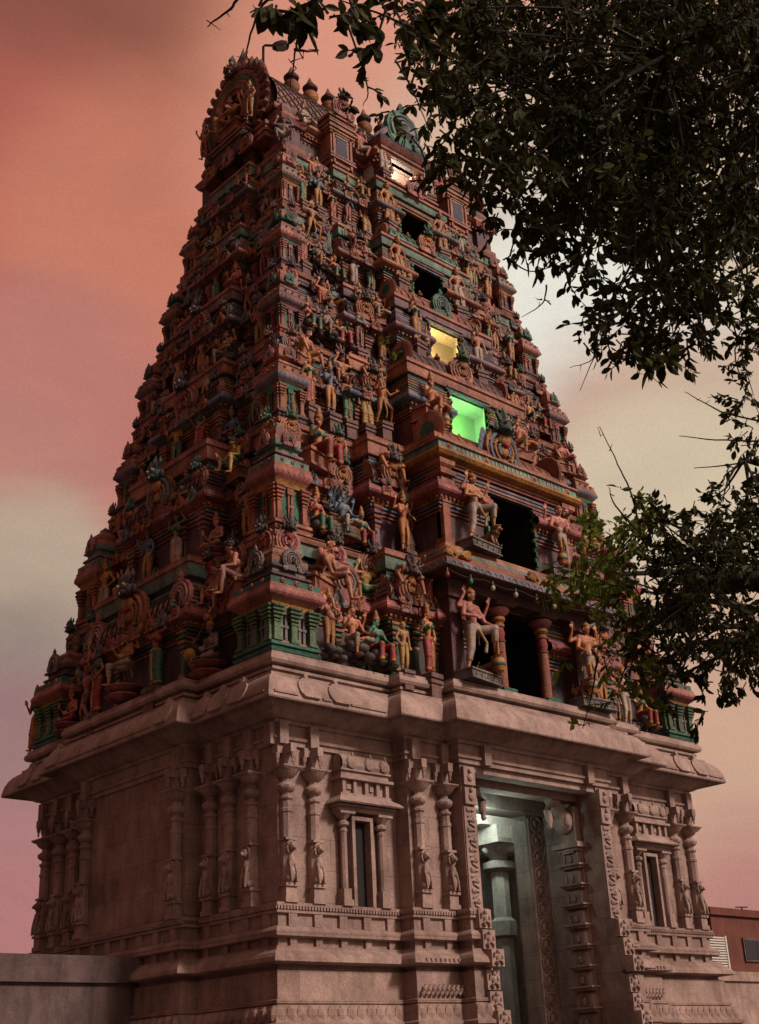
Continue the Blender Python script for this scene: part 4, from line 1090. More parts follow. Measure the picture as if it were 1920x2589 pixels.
        if tf > .02 and abs(t.dot(lat)) < .14:
            rr = math.hypot(t.dot(lat), tu-.16)
            if .085 < rr < .105 or .15 < rr < .163: return GOLD
        for a_, b_ in ((sl, V['el']), (sr, V['er'])):
            ab = b_-a_; tt = (c-a_).dot(ab)/ab.length_squared
            if .50 < tt < .60 and (c-a_-ab*tt).length < .07: return GOLD
        for e_, w_ in ((V['el'], V['wl']), (V['er'], V['wr'])):
            ab = w_-e_; tt = (c-e_).dot(ab)/ab.length_squared
            if .86 < tt < .97 and (c-e_-ab*tt).length < .05: return GOLD
        for k_, a_ in ((V['kl'], V['al']), (V['kr'], V['ar'])):
            ab = a_-k_; tt = (c-k_).dot(ab)/ab.length_squared
            if .86 < tt < .97 and (c-k_-ab*tt).length < .06: return GOLD
        return None
    body = remesh(q, 'statue', .0125, M_STATUE, paint)
    # lower garment
    g = MB(); typ = p.get('gar', 'dhoti')
    capsule(g, pel-lat*.06+up*.03, pel+lat*.06+up*.03, .118*s, .118*s); capsule(g, pel, pel+up*.07, .122*s, .10*s)
    for H, K, A, sg in (('hl', 'kl', 'al', 1), ('hr', 'kr', 'ar', -1)):
        h, k_, a = V[H], V[K], V[A]
        if typ == 'shorts':
            capsule(g, h, h.lerp(k_, .85), .11*s, .082*s)
        elif typ == 'dhoti':
            capsule(g, h, k_, .108*s, .078*s); capsule(g, k_, k_.lerp(a, .55), .076*s, .066*s)
        else:
            capsule(g, h, k_, .112*s, .088*s); capsule(g, k_, k_.lerp(a, .85), .088*s, .082*s)
    if typ == 'skirt' and V['kl'].z > V['hl'].z-.2:
        capsule(g, (V['kl']+V['hl'])/2, (V['kr']+V['hr'])/2, .075, .075)
    if typ == 'skirt' and (V['kl']-V['kr']).length < .42 and V['kl'].z < V['hl'].z-.2:
        for t in (.15, .45, .75, 1.): 
            a = V['hl'].lerp(V['kl'], t); b = V['hr'].lerp(V['kr'], t); capsule(g, a, b, .10, .10)
        for t in (.25, .5, .8): 
            a = V['kl'].lerp(V['al'], t); b = V['kr'].lerp(V['ar'], t); capsule(g, a, b, .085, .085)
    # central pleat and hanging sash
    mid = (V['kl']+V['kr'])*.5; lo = (V['al']+V['ar'])*.5
    if p.get('sash', True): capsule(g, pel+fwd*.11, mid.lerp(lo, .3)+fwd*.10, .040, .030, 8); capsule(g, mid.lerp(lo, .3)+fwd*.10, mid.lerp(lo, .7)+fwd*.09, .032, .045, 8)
    for sg in (-1, 1): capsule(g, pel+lat*.13*sg+fwd*.03, pel+lat*.17*sg-up*.28, .030, .022, 8)
    def gp(c):
        d = c-pel; u = d.dot(up)
        if .055 < u < .10: return GOLD
        m_ = mid.lerp(lo, .3)+fwd*.10; ab = m_-(pel+fwd*.11); tt = (c-pel-fwd*.11).dot(ab)/ab.length_squared
        if .1 < tt < 1.3 and (c-pel-fwd*.11-ab*tt).length < .036 and d.dot(fwd) > .12: return GOLD
        for k_, a_ in ((V['kl'], V['al']), (V['kr'], V['ar'])):
            ab = a_-k_; tt = (c-k_).dot(ab)/ab.length_squared; lim = {'dhoti': (.42, .53), 'skirt': (.74, .84), 'shorts': (9, 9)}[typ]
            if lim[0] < tt < lim[1]: return GOLD
        return None
    gar = remesh(g, 'garment', .016, M_STATUE, gp, 3)
    parts = dict(body=body, garment=gar)
    if female:
        b = MB(); capsule(b, che-lat*.07-up*.02, che+lat*.07-up*.02, .112, .112)
        for sg in (-1, 1): capsule(b, che+lat*.072*sg+fwd*.065, che+lat*.075*sg+fwd*.095-up*.01, .070, .057)
        for S, E_ in ((sl, 'el'), (sr, 'er')): capsule(b, S, S.lerp(V[E_], .4), .066, .060)
        parts['blouse'] = remesh(b, 'blouse', .018, M_STATUE, None, 2)
    # crown
    cr = MB(GOLD); kind = p.get('crown', 'tall')
    if kind == 'tall': cr.lathe([(.088, .055, GOLD), (.10, .07, GOLD), (.10, .095, RED), (.082, .11, GOLD), (.085, .15, GOLD), (.072, .16, RED), (.072, .20, GOLD), (.058, .21, GOLD), (.056, .25, RED), (.040, .26, GOLD), (.045, .28, GOLD), (.012, .33, GOLD)], 0, 0, 0, 12)
    elif kind == 'short': cr.lathe([(.090, .05, GOLD), (.102, .065, GOLD), (.10, .09, RED), (.085, .10, GOLD), (.07, .13, GOLD), (.03, .155, GOLD), (.035, .17, RED), (.01, .20, GOLD)], 0, 0, 0, 12)
    elif kind == 'bun': cr.lathe([(.075, .075, HAIR), (.07, .11, HAIR), (.052, .125, GOLD), (.055, .14, GOLD), (.06, .16, HAIR), (.06, .20, HAIR), (.02, .235, HAIR)], 0, 0, 0, 12)
    elif kind == 'hair':
        for i in range(16):
            a = i*2.4; cr.ball((.075*math.cos(a), .02+.075*math.sin(a), .045+.006*i), (.042, .042, .04), 7, 5, HAIR)
    cm = cr.mesh('crown', M_STATUE, 50)
    rot = Vector((0, 0, 1)).rotation_difference(up).to_matrix().to_4x4()
    cm.transform(Matrix.Translation(hd) @ rot); cm.update()
    parts['crown'] = cm
    low = min(v.co.z for v in body.vertices); parts['low'] = low; parts['V'] = V; parts['name'] = name
    return parts
FG = {}
FG['stand'] = make_figure('stand', dict(er=(-.27, -.04, 1.17), wr=(-.26, -.20, 1.36), hdr=(0, -.1, 1), el=(.31, 0, 1.15), wl=(.30, -.10, .93), kr=(-.10, -.06, .50), ar=(-.14, -.02, .09)))
FG['lady'] = make_figure('lady', dict(pel=(.03, 0, .92), hl=(.12, 0, .90), hr=(-.07, 0, .90), el=(.30, .02, 1.16), wl=(.20, -.10, .98), er=(-.27, 0, 1.14), wr=(-.26, -.14, 1.32), hdr=(0, -.3, 1), hdl=(-1, -.2, -.2), kr=(-.09, -.05, .50), ar=(-.12, -.04, .09), gar='skirt'), True)
FG['fourarm'] = make_figure('fourarm', dict(er=(-.24, -.10, 1.15), wr=(-.16, -.24, 1.22), hdr=(.2, -.3, 1), el=(.25, -.08, 1.14), wl=(.18, -.22, 1.08), hdl=(.0, -.5, -1), extra=(((.36, .06, 1.30), (.38, -.05, 1.52), (0, -.1, 1), 1), ((-.36, .06, 1.30), (-.38, -.05, 1.52), (0, -.1, 1), -1))))
FG['akimbo'] = make_figure('akimbo', dict(el=(.36, .03, 1.14), wl=(.17, -.06, .98), hdl=(-1, -.3, -.1), er=(-.32, .02, 1.13), wr=(-.34, -.08, .88), hdr=(0, 0, -1), pel=(-.03, 0, .92), hl=(.08, 0, .90), hr=(-.12, 0, .90), kl=(.14, -.07, .50), al=(.20, -.04, .09), crown='tall', gar='skirt'))
FG['namaste'] = make_figure('namaste', dict(er=(-.25, -.05, 1.12), wr=(-.045, -.20, 1.22), hdr=(.2, -.2, 1), el=(.25, -.05, 1.12), wl=(.045, -.20, 1.22), hdl=(-.2, -.2, 1), gar='skirt'), True)
FG['child'] = make_figure('child', dict(head=(0, -.02, 1.585), er=(-.29, .03, 1.14), wr=(-.22, -.06, .96), hdr=(.6, -.2, -.4), el=(.29, .03, 1.14), wl=(.26, -.04, .93), crown='short'), sturdy=1.06)
FG['ganesha'] = make_figure('ganesha', dict(kr=(-.12, -.04, .50), er=(-.30, -.02, 1.14), wr=(-.30, -.18, 1.20), hdr=(0, -.2, 1), el=(.30, -.02, 1.14), wl=(.26, -.22, 1.12), extra=(((.34, .05, 1.28), (.34, -.02, 1.48), (0, 0, 1), 1), ((-.34, .05, 1.28), (-.34, -.02, 1.48), (0, 0, 1), -1))), face='elephant', sturdy=1.12)
# seated with one leg hanging (royal ease)
sit = dict(pel=(0, .05, .50), che=(0, .03, .86), nek=(0, .03, 1.04), head=(0, .0, 1.18), hl=(.10, .03, .48), hr=(-.10, .03, .48), kr=(-.15, -.36, .50), ar=(-.15, -.34, .09), kl=(.40, -.22, .50), al=(.05, -.34, .47), fl=(-1, -.2, 0),
           er=(-.27, -.02, .74), wr=(-.24, -.20, .90), hdr=(0, -.2, 1), el=(.30, -.03, .74), wl=(.33, -.24, .62), hdl=(.1, -1, -.2))
FG['sit'] = make_figure('sit', dict(sit, sash=False))
FG['sit4'] = make_figure('sit4', dict(sit, sash=False, crown='bun', extra=(((.36, .10, .88), (.38, .0, 1.10), (0, -.1, 1), 1), ((-.36, .10, .88), (-.38, .0, 1.10), (0, -.1, 1), -1))))
FG['sitlady'] = make_figure('sitlady', dict(sit, sash=False, gar='skirt', kl=(.16, -.36, .50), al=(.20, -.34, .09), fl=(0, -1, 0), wl=(.26, -.30, .56), el=(.27, -.02, .76), crown='tall'), True)
FG['crossleg'] = make_figure('crossleg', dict(pel=(0, .05, .16), che=(0, .03, .52), nek=(0, .03, .70), head=(0, .0, .84), hl=(.10, .03, .15), hr=(-.10, .03, .15), kl=(.38, -.22, .12), al=(.02, -.30, .12), fl=(-1, -.1, 0), kr=(-.38, -.22, .12), ar=(-.04, -.34, .17), fr=(1, -.1, 0),
           er=(-.28, -.02, .38), wr=(-.26, -.22, .50), hdr=(0, -.2, 1), el=(.28, -.02, .38), wl=(.28, -.26, .24), hdl=(0, -1, 0), sash=False))
FG['giant'] = make_figure('giant', dict(pel=(0, .10, .50), che=(.05, -.02, .84), nek=(.08, -.08, 1.02), head=(.10, -.14, 1.16), hl=(.11, .06, .50), hr=(-.11, .06, .50), kl=(.34, -.34, .58), al=(.40, -.38, .10), kr=(-.34, -.26, .72), ar=(-.24, -.34, .40),
           el=(.36, -.10, .70), wl=(.34, -.36, .66), hdl=(.1, -.4, -1), er=(-.30, -.20, .68), wr=(-.30, -.34, .84), hdr=(.3, -1, 0), sash=False, crown='hair', gar='shorts', curl=.5), sturdy=1.12)
# door guardian: one leg raised on a mace, two of four hands lifted
grd = dict(pel=(0, 0, .93), che=(-.03, -.0, 1.28), nek=(-.04, 0, 1.46), head=(-.04, -.03, 1.60), kl=(.30, -.32, .93), al=(.30, -.28, .50), fl=(.3, -1, 0), kr=(-.14, -.02, .50), ar=(-.24, .02, .09), fr=(-.3, -1, 0),
           er=(-.33, -.02, 1.16), wr=(-.16, -.18, 1.12), hdr=(1, -.2, 0), el=(.32, -.08, 1.12), wl=(.34, -.30, .98), hdl=(0, -.6, -1), gar='dhoti', sash=True, crown='short', curl=.5,
           extra=(((.44, .02, 1.28), (.46, -.10, 1.52), (.1, -.1, 1), 1), ((-.40, .04, 1.34), (-.30, -.06, 1.60), (0, 0, 1), -1)))
FG['guardian'] = make_figure('guardian', grd, sturdy=1.15)
def mirror(d):
    sw = {'kl': 'kr', 'al': 'ar', 'fl': 'fr', 'el': 'er', 'wl': 'wr', 'hdl': 'hdr', 'hl': 'hr'}; sw.update({v: k for k, v in list(sw.items())}); o = {}
    for k_, v in d.items():
        if k_ == 'extra': o[k_] = tuple(((-a[0], a[1], a[2]), (-b[0], b[1], b[2]), (-c[0], c[1], c[2]), -s) for a, b, c, s in v)
        elif isinstance(v, tuple): o[sw.get(k_, k_)] = (-v[0], v[1], v[2])
        else: o[k_] = v
    return o
FG['guardian_m'] = make_figure('guardian_m', mirror(grd), sturdy=1.15)
FG['strider'] = make_figure('strider', dict(er=(-.34, -.06, 1.30), wr=(-.22, -.20, 1.52), hdr=(.2, -.2, 1), el=(.36, -.04, 1.24), wl=(.52, -.16, 1.34), hdl=(.6, -.4, .4), kl=(.24, -.22, .56), al=(.30, -.06, .12), kr=(-.18, -.06, .50), ar=(-.24, .04, .09), crown='tall', gar='shorts'))
FG['dwarf'] = make_figure('dwarf', dict(pel=(0, .04, .42), che=(0, .0, .72), nek=(0, 0, .88), head=(0, -.03, 1.0), hl=(.1, .02, .42), hr=(-.1, .02, .42), kl=(.32, -.18, .46), al=(.24, -.10, .09), kr=(-.32, -.18, .46), ar=(-.24, -.10, .09), el=(.36, -.02, .84), wl=(.24, -.08, 1.10), hdl=(-.3, 0, 1), er=(-.36, -.02, .84), wr=(-.24, -.08, 1.10), hdr=(.3, 0, 1), sash=False, crown='hair', gar='shorts'), sturdy=1.2)
FG['bearer'] = make_figure('bearer', dict(el=(.38, 0, 1.42), wl=(.26, -.04, 1.66), hdl=(-.2, 0, 1), er=(-.38, 0, 1.42), wr=(-.26, -.04, 1.66), hdr=(.2, 0, 1), gar='skirt', crown='bun', pel=(-.04, 0, .92), hl=(.08, 0, .9), hr=(-.12, 0, .9)), True)

def lion_mesh():
    q = MB()
    capsule(q, (0, .30, .34), (0, -.10, .40), .17, .17); capsule(q, (0, -.10, .42), (0, -.26, .52), .17, .16); capsule(q, (0, -.28, .56), (0, -.36, .62), .16, .13)
    capsule(q, (0, -.40, .60), (0, -.50, .56), .075, .06, 10)
    for s in (-1, 1):
        capsule(q, (s*.11, -.16, .38), (s*.13, -.20, .20), .07, .05); capsule(q, (s*.13, -.20, .20), (s*.13, -.28, .05), .05, .04); capsule(q, (s*.13, -.28, .05), (s*.13, -.38, .04), .045, .04)
        capsule(q, (s*.12, .30, .32), (s*.18, .10, .20), .10, .07); capsule(q, (s*.18, .10, .20), (s*.17, .26, .06), .055, .045); capsule(q, (s*.17, .26, .05), (s*.17, .12, .04), .045, .04)
        q.ball((s*.10, -.34, .74), (.035, .025, .045), 8, 6); q.ball((s*.055, -.455, .655), (.02, .02, .02), 6, 5)
    P = [(0, .42, .36), (0, .54, .34), (.06, .58, .46), (.10, .52, .60), (.06, .46, .68)]
    for i in range(4): capsule(q, P[i], P[i+1], .03, .028, 8)
    for i in range(22):
        a = i*2.4; z = .42+.34*(i/22); r = .15-.04*(i/22); q.ball((r*math.cos(a), -.24+.10*math.sin(a), z), (.055, .055, .055), 6, 5)
    def paint(c):
        if abs(abs(c.x)-.055) < .018 and abs(c.z-.66) < .016 and c.y < -.44: return BLACK
        if c.y < -.46 and abs(c.z-.53) < .010: return (.2, .02, .02)
        if c.y < -.53 and c.z > .57: return BLACK
        if -.36 < c.y < -.12 and c.z > .38: return (.22, .10, .05)
        return None
    return remesh(q, 'lion', .014, M_STATUE, paint, 1)
ME_LION = lion_mesh()
def ped_mesh(w, d, h, c=GREY, scroll=True):
    q = MB(c); q.box(-w/2, w/2, -d/2, d/2, 0, h)
    q.box(-w/2-.03, w/2+.03, -d/2-.03, d/2, h*.82, h, c); q.box(-w/2-.03, w/2+.03, -d/2-.03, d/2, 0, h*.14, c)
    if scroll:
        n = max(2, int(w/.22))
        for i in range(n):
            x = -w/2+w*(i+.5)/n; q.tube([(x-.07, -d/2-.008, h*.3), (x-.02, -d/2-.012, h*.68), (x+.06, -d/2-.012, h*.6), (x+.05, -d/2-.012, h*.36), (x, -d/2-.012, h*.42)], .014, 5, CREAM)
    return q.mesh('pedestal', M_PAINT)
ME_PED = ped_mesh(1.15, .5, .24)
_q = MB((.22, .12, .11)); _q.box(-.24, .24, -.22, .20, 0, .12); _q.box(-.20, .20, -.17, .25, -.55, -.002, (.26, .12, .10)); _q.box(-.25, .25, -.21, .25, -.14, -.05, (.30, .14, .12)); ME_PEDS = _q.mesh('pedestal', M_PAINT)
def rock_mesh():
    q = MB((.13, .10, .10)); r2 = random.Random(3)
    for i in range(14): q.ball((r2.uniform(-.42, .42), r2.uniform(-.25, .2), r2.uniform(.02, .30)), (r2.uniform(.12, .2), r2.uniform(.12, .2), r2.uniform(.09, .15)), 8, 6, None)
    return q.mesh('rock_seat', M_PAINT, 60)
ME_ROCK = rock_mesh()
lq = MB(ROSE); lq.lathe([(.14, 0, ROSE), (.36, .05, ROSE), (.42, .12, PINK), (.34, .17, ROSE), (.22, .20, TERRA), (.34, .25, ROSE), (.42, .33, PINK), (.38, .36, ROSE)], 0, 0, 0, 16)
ME_LOTUS = lq.mesh('lotus_seat', M_PAINT, 50)
bq = MB(TERRA); bq.box(-.36, .36, -.22, .25, 0, .40, TERRA); bq.box(-.40, .40, -.26, .25, .34, .42, SALMON); bq.box(-.40, .40, -.26, .25, 0, .06, SALMON)
ME_BENCH = bq.mesh('seat', M_PAINT)
mq = MB(OCHRE); mq.lathe([(.03, .0, OCHRE), (.10, .03, OCHRE), (.12, .12, BROWN), (.14, .16, GREEN), (.14, .20, OCHRE), (.11, .30, BROWN), (.08, .35, OCHRE), (.10, .38, RED), (.035, .41, OCHRE), (.030, .95, OCHRE), (.045, .97, RED), (.02, 1.0, OCHRE)], 0, 0, 0, 10)
ME_MACE = mq.mesh('mace', M_STATUE, 50)
vq = MB(OCHRE); vq.tube([(-.32, -.30, .28), (.34, -.22, 1.0)], .022, 8, BROWN); vq.ball((-.32, -.30, .26), (.15, .12, .15), 10, 8, OCHRE); vq.ball((.30, -.26, .92), (.09, .08, .09), 8, 6, TERRA); vq.tube([(.34, -.22, 1.0), (.42, -.24, 1.08), (.40, -.28, 1.0)], .02, 6, OCHRE)
ME_VEENA = vq.mesh('lute', M_STATUE, 50)
wq = MB(OCHRE)
for s_ in (1,):
    wq.tube([(-.36, -.12, .10), (-.50, -.20, .45), (-.36, -.14, .92), (-.52, -.20, 1.35), (-.38, -.12, 1.62)], .016, 6, OCHRE)
ME_BOW = wq.mesh('bow', M_STATUE, 50)
nq = MB((.06, .08, .10))
for i in range(7):
    a = R(30+20*i); nq.tube([(.12*math.cos(a), .10, .95+.1*math.sin(a)), (.40*math.cos(a), .08, 1.15+.30*math.sin(a)), (.44*math.cos(a), -.02, 1.20+.34*math.sin(a))], [.06, .055, .03], 7)
for j in range(3): nq.tube([(.62*math.cos(2*PI*i/16)*(1-.04*j), .05+.34*math.sin(2*PI*i/16), .07+.10*j) for i in range(17)], .07, 7, [(.20, .12, .08), (.12, .13, .07), (.24, .13, .09)][j], False)
ME_SNAKE = nq.mesh('serpent_throne', M_STATUE, 50)
hq = MB(OCHRE); pts = [(.26*math.cos(R(-30+240*i/20)), .10, 1.62+.27*math.sin(R(-30+240*i/20))) for i in range(21)]; hq.tube(pts, .03, 6, OCHRE)
for i in range(21): hq.ball((.31*math.cos(R(-30+240*i/20)), .10, 1.62+.32*math.sin(R(-30+240*i/20))), .028, 6, 4, RED)
ME_HALO = hq.mesh('halo', M_STATUE, 50)

SK = {'tan': (.56, .22, .11), 'pink': (.58, .21, .15), 'blue': (.12, .18, .24), 'green': (.05, .26, .14), 'ochre': (.56, .26, .07), 'brown': (.30, .12, .06), 'grey': (.20, .17, .16), 'pale': (.46, .30, .22)}
GC = {'red': (.36, .025, .02), 'orange': (.46, .17, .025), 'green': (.04, .15, .07), 'white': (.46, .36, .30), 'yellow': (.48, .27, .04), 'blue': (.08, .11, .18), 'maroon': (.18, .03, .03), 'pink': (.44, .15, .14)}
POSE = {'stand': 'standing', 'lady': 'standing woman', 'fourarm': 'four-armed standing', 'akimbo': 'hand-on-hip', 'namaste': 'praying woman', 'child': 'stocky child', 'ganesha': 'elephant-headed',
        'sit': 'seated', 'sit4': 'four-armed seated', 'sitlady': 'seated woman', 'crossleg': 'cross-legged', 'giant': 'leaning giant', 'guardian': 'door guardian', 'guardian_m': 'door guardian', 'strider': 'striding', 'dwarf': 'squatting dwarf', 'bearer': 'arms-raised woman'}
ORD = ['first', 'second', 'third', 'fourth', 'fifth', 'sixth', 'seventh']
used_labels = {}
def statue(fig, x, y, z, rz=0., h=1.5, skin='tan', cloth='orange', where='', ped=None, props=(), label=None, group=None):
    """h: height of the figure as if standing; z: where it rests"""
    p = FG[fig]; sc = h/1.72; pz = 0.
    if ped == 'block': pz = .24
    elif ped == 'small': pz = .10*sc
    elif ped == 'lotus': pz = .36*sc
    elif ped == 'rock': pz = .20*sc if fig not in ('sit', 'sit4', 'sitlady') else 0
    low = p['low']
    o = inst(p['body'], 'statue', None, (x, y, z+pz-low*sc), rz+rnd.uniform(-.06, .06), (sc*rnd.uniform(.94, 1.10), sc*rnd.uniform(.96, 1.08), sc), tuple(min(.7, v*rnd.uniform(.95, 1.35)) for v in SK[skin]))
    g = inst(p['garment'], 'garment', o, color=GC[cloth]); c = inst(p['crown'], 'crown', o, color=GOLD)
    if 'blouse' in p:
        inst(p['blouse'], 'blouse', o, color=GC['green' if cloth not in ('green',) else 'red'])
    zz = (low*sc-pz)/sc
    if ped == 'block': inst(ME_PED, 'pedestal', o, (0, -.02, zz), 0, 1/sc)
    elif ped == 'small': inst(ME_PEDS, 'pedestal', o, (0, -.02, zz))
    elif ped == 'lotus': inst(ME_LOTUS, 'lotus_seat', o, (0, -.04, zz))
    elif ped == 'rock': inst(ME_ROCK, 'rock_seat', o, (0, .05, zz if fig not in ('sit', 'sit4', 'sitlady') else low+.02))
    elif ped == 'bench' or fig in ('sit', 'sit4', 'sitlady', 'giant') and ped is None: inst(ME_BENCH, 'seat', o, (0, .16, low))
    for pr in props:
        if pr == 'mace': inst(ME_MACE, 'mace', o, ((.30 if fig == 'guardian' else -.30), -.34, low+.02), 0, (1, 1, .92 if fig.startswith('guard') else 1.))
        elif pr == 'staff': inst(ME_MACE, 'mace', o, (.34, -.14, low+.01), 0, (.8, .8, .9))
        elif pr == 'veena': inst(ME_VEENA, 'lute', o, (0, 0, low))
        elif pr == 'bow': inst(ME_BOW, 'bow', o, (0, 0, low))
        elif pr == 'snake': inst(ME_SNAKE, 'serpent_throne', o, (0, .08, low))
        elif pr == 'halo': inst(ME_HALO, 'halo', o, (0, 0, low))
    if label is None: label = f"{skin} {POSE[fig]} statue in {cloth}, {where}"
    assert label not in used_labels, label
    used_labels[label] = 1
    tag(o, label, 'statue', group); return o
def lion(x, y, z, rz, sc, c, label):
    o = inst(ME_LION, 'lion_statue', None, (x, y, z), rz, sc, c); tag(o, label, 'lion statue'); return o

GR = 'painted statues on the temple tower'
def S(*a, **k): return statue(*a, group=GR, **k)
# first storey, front
zf = 9.825
S('ganesha', 1.30, -.22, zf+.12, .1, 1.35, 'pink', 'orange', label='pink elephant-headed statue in orange beside the green corner shrine on the stone ledge', ped='rock')
S('sit4', 1.93, -.28, zf+.22, 0, 1.62, 'tan', 'white', label='bare-chested four-armed seated statue in white, right of the elephant-headed one', ped='rock')
S('sitlady', 2.62, -.30, zf+.15, 0, 1.55, 'green', 'red', label='green-skinned seated woman statue in a red dress on the stone ledge', ped='rock')
S('child', 3.12, -.62, zf, 0, 1.15, 'tan', 'yellow', label='small stocky child statue in yellow, between the green-skinned woman and the red-skirted figure', ped='small')
S('lady', 3.86, -.66, zf, .15, 1.55, 'ochre', 'red', label='golden standing statue in a red skirt, left of the big door guardian', ped='small')
S('guardian', 5.02, -1.00, 9.83, .15, 2.02, 'pink', 'white', label='big pink door guardian with a knee raised, left of the dark columned porch', ped='block', props=('mace',))
lion(5.46, -1.02, 10.07, .25, .62, (.30, .13, .07), 'brown lion crouching at the feet of the left porch guardian')
S('guardian_m', 9.15, -1.00, 9.83, -.1, 2.02, 'tan', 'white', label='big door guardian with a knee raised, right of the dark columned porch', ped='block', props=('mace',))
lion(8.75, -1.02, 10.07, -.1, .62, (.30, .13, .07), 'brown lion crouching at the feet of the right porch guardian')
S('fourarm', 10.05, -.66, zf, 0, 1.6, 'tan', 'orange', label='standing statue in orange close to the right of the right porch guardian', ped='small')
S('child', 11.05, -.30, zf, 0, 1.25, 'brown', 'maroon', where='right part of the stone ledge', ped='small')
S('stand', 11.55, -.26, zf, 0, 1.55, 'pale', 'white', where='right part of the stone ledge behind leaves', ped='small')
S('sitlady', 12.2, -.28, zf+.1, 0, 1.5, 'ochre', 'red', where='near the right end of the stone ledge', ped='rock')
S('lady', 14.0, .10, zf, 1.1, 1.4, 'tan', 'orange', where='at the right corner of the stone ledge', ped=None)
# leaning giants on the first storey's cornices
S('giant', 1.32, -.02, 11.42, .35, 1.95, 'tan', 'maroon', label='moustached giant leaning beside the near corner shrine, leg hanging over the seated trio')
S('giant', -.12, 1.25, 11.40, -PI/2-.35, 1.85, 'tan', 'maroon', label='giant leaning on the shaded side of the near corner shrine, seen from behind its arch')
S('giant', 12.65, -.02, 11.42, -.3, 1.9, 'tan', 'orange', label='giant leaning beside the far right corner shrine of the lowest storey')
# first storey, shaded side
S('crossleg', -.20, 2.05, zf, -PI/2-.1, 1.75, 'grey', 'white', label='seated musician with a long-necked lute on a red lotus, shaded side', ped='lotus', props=('veena',))
S('bearer', -.62, 3.55, zf, -PI/2, 1.62, 'brown', 'green', label='woman in a green dress with arms raised, shaded side of the lowest storey', ped='small')
S('sit4', -.60, 4.85, zf+.1, -PI/2, 1.75, 'ochre', 'white', label='many-armed golden seated statue at the middle of the shaded side, lowest storey', ped='lotus', props=('halo',))
S('lady', -.58, 6.15, zf, -PI/2-.2, 1.65, 'brown', 'red', label='standing woman in a red sari on the shaded side of the lowest storey', ped='small')
S('strider', -.30, 7.1, zf, -PI/2, 1.6, 'pink', 'maroon', where='shaded side beyond the woman in red')
S('crossleg', -.25, 7.95, zf, -PI/2, 1.6, 'pink', 'red', where='on a lotus, far shaded side', ped='lotus')
S('lady', -.30, 9.66, zf, -PI/2+.3, 1.6, 'tan', 'orange', where='at the far end of the shaded side, lowest storey', ped=None)
# second storey, front
z2 = 12.97
S('sitlady', 1.62, .45, z2+.12, .15, 1.50, 'tan', 'green', label='seated woman in green at the left of the blue god on the serpent', ped='rock')
S('sit4', 2.35, .38, z2+.25, 0, 1.55, 'blue', 'white', label='blue-skinned seated god on coiled serpents, second storey front', ped=None, props=('snake',))
S('sitlady', 3.0, .45, z2+.12, -.15, 1.35, 'tan', 'red', label='seated woman in red at the right of the blue god on the serpent', ped='rock')
S('fourarm', 3.98, .02, z2+.1, .1, 1.48, 'tan', 'orange', label='orange-clad four-armed statue before the purple bay, second storey front', ped='small', props=())
S('guardian', 5.45, -.98, 13.14, .1, 1.85, 'tan', 'white', label='bare-chested guardian with a raised knee, left of the dark second storey door', ped='block')
lion(5.86, -1.0, 13.38, .2, .72, (.40, .18, .08), 'tan lion crouching beside the left second storey guardian')
S('guardian_m', 8.62, -.98, 13.14, -.1, 1.85, 'pink', 'white', label='pink bare-chested guardian with a yellow mace, right of the dark second storey door', ped='block', props=('mace',))
lion(9.02, -1.0, 13.38, -.2, .66, (.34, .15, .08), 'brown lion beside the right second storey guardian, partly behind leaves')
S('fourarm', 10.1, .02, z2+.1, 0, 1.45, 'tan', 'orange', where='right bay of the second storey front', ped='small')
S('stand', 11.2, .45, z2+.1, 0, 1.5, 'blue', 'orange', where='right part of the second storey front', ped='small', props=('bow',))
S('stand', 11.85, .45, z2+.1, 0, 1.45, 'brown', 'white', where='next to the far right shrine of the second storey', ped='small', props=('bow',))
S('sitlady', 1.98, .72, 15.02, .2, 1.95, 'tan', 'red', label='large seated woman in green and red with one arm stretched down, above the blue god')
S('dwarf', 12.0, .7, 15.05, -.2, 1.5, 'tan', 'maroon', where='above the second storey bowmen')
# third storey, front
z3 = 16.32
S('lady', 2.05, 1.12, z3+.55, .1, 1.40, 'tan', 'red', label='woman in a red sari left of the blue standing god, third storey', ped='small')
S('fourarm', 2.72, 1.10, z3+.5, 0, 1.42, 'blue', 'orange', label='blue four-armed standing god in orange, third storey', ped='small')
S('namaste', 3.30, 1.12, z3+.5, -.1, 1.32, 'brown', 'green', label='woman in green with folded hands right of the blue standing god, third storey', ped='small')
S('strider', 4.2, .78, z3+.6, 0, 1.30, 'ochre', 'orange', label='golden figure with lifted arms before the salmon bay, third storey', ped='small', props=('halo',))
S('sit', 5.25, .0, 17.05, .1, 1.75, 'tan', 'orange', label='seated man with a staff left of the green-lit window', props=('staff',))
S('sit4', 8.6, .0, 17.0, -.1, 1.70, 'tan', 'orange', label='four-armed seated figure right of the green-lit window')
S('giant', 1.92, 1.15, 18.0, .2, 1.55, 'tan', 'orange', label='bare-chested giant with a raised hand sitting above the red sari woman, third storey')
S('dwarf', 3.2, 1.15, 17.95, 0, 1.3, 'tan', 'maroon', where='above the third storey trio')
S('fourarm', 10.1, .8, z3+.55, 0, 1.35, 'tan', 'red', where='right bay of the third storey')
S('stand', 11.0, 1.15, z3+.5, 0, 1.35, 'blue', 'yellow', where='right of the third storey bay')
S('lady', 11.65, 1.15, z3+.5, 0, 1.35, 'tan', 'red', where='beside the right shrine of the third storey')
S('giant', 11.8, 1.15, 18.0, -.2, 1.4, 'pink', 'maroon', where='on the third storey cornice at the right')
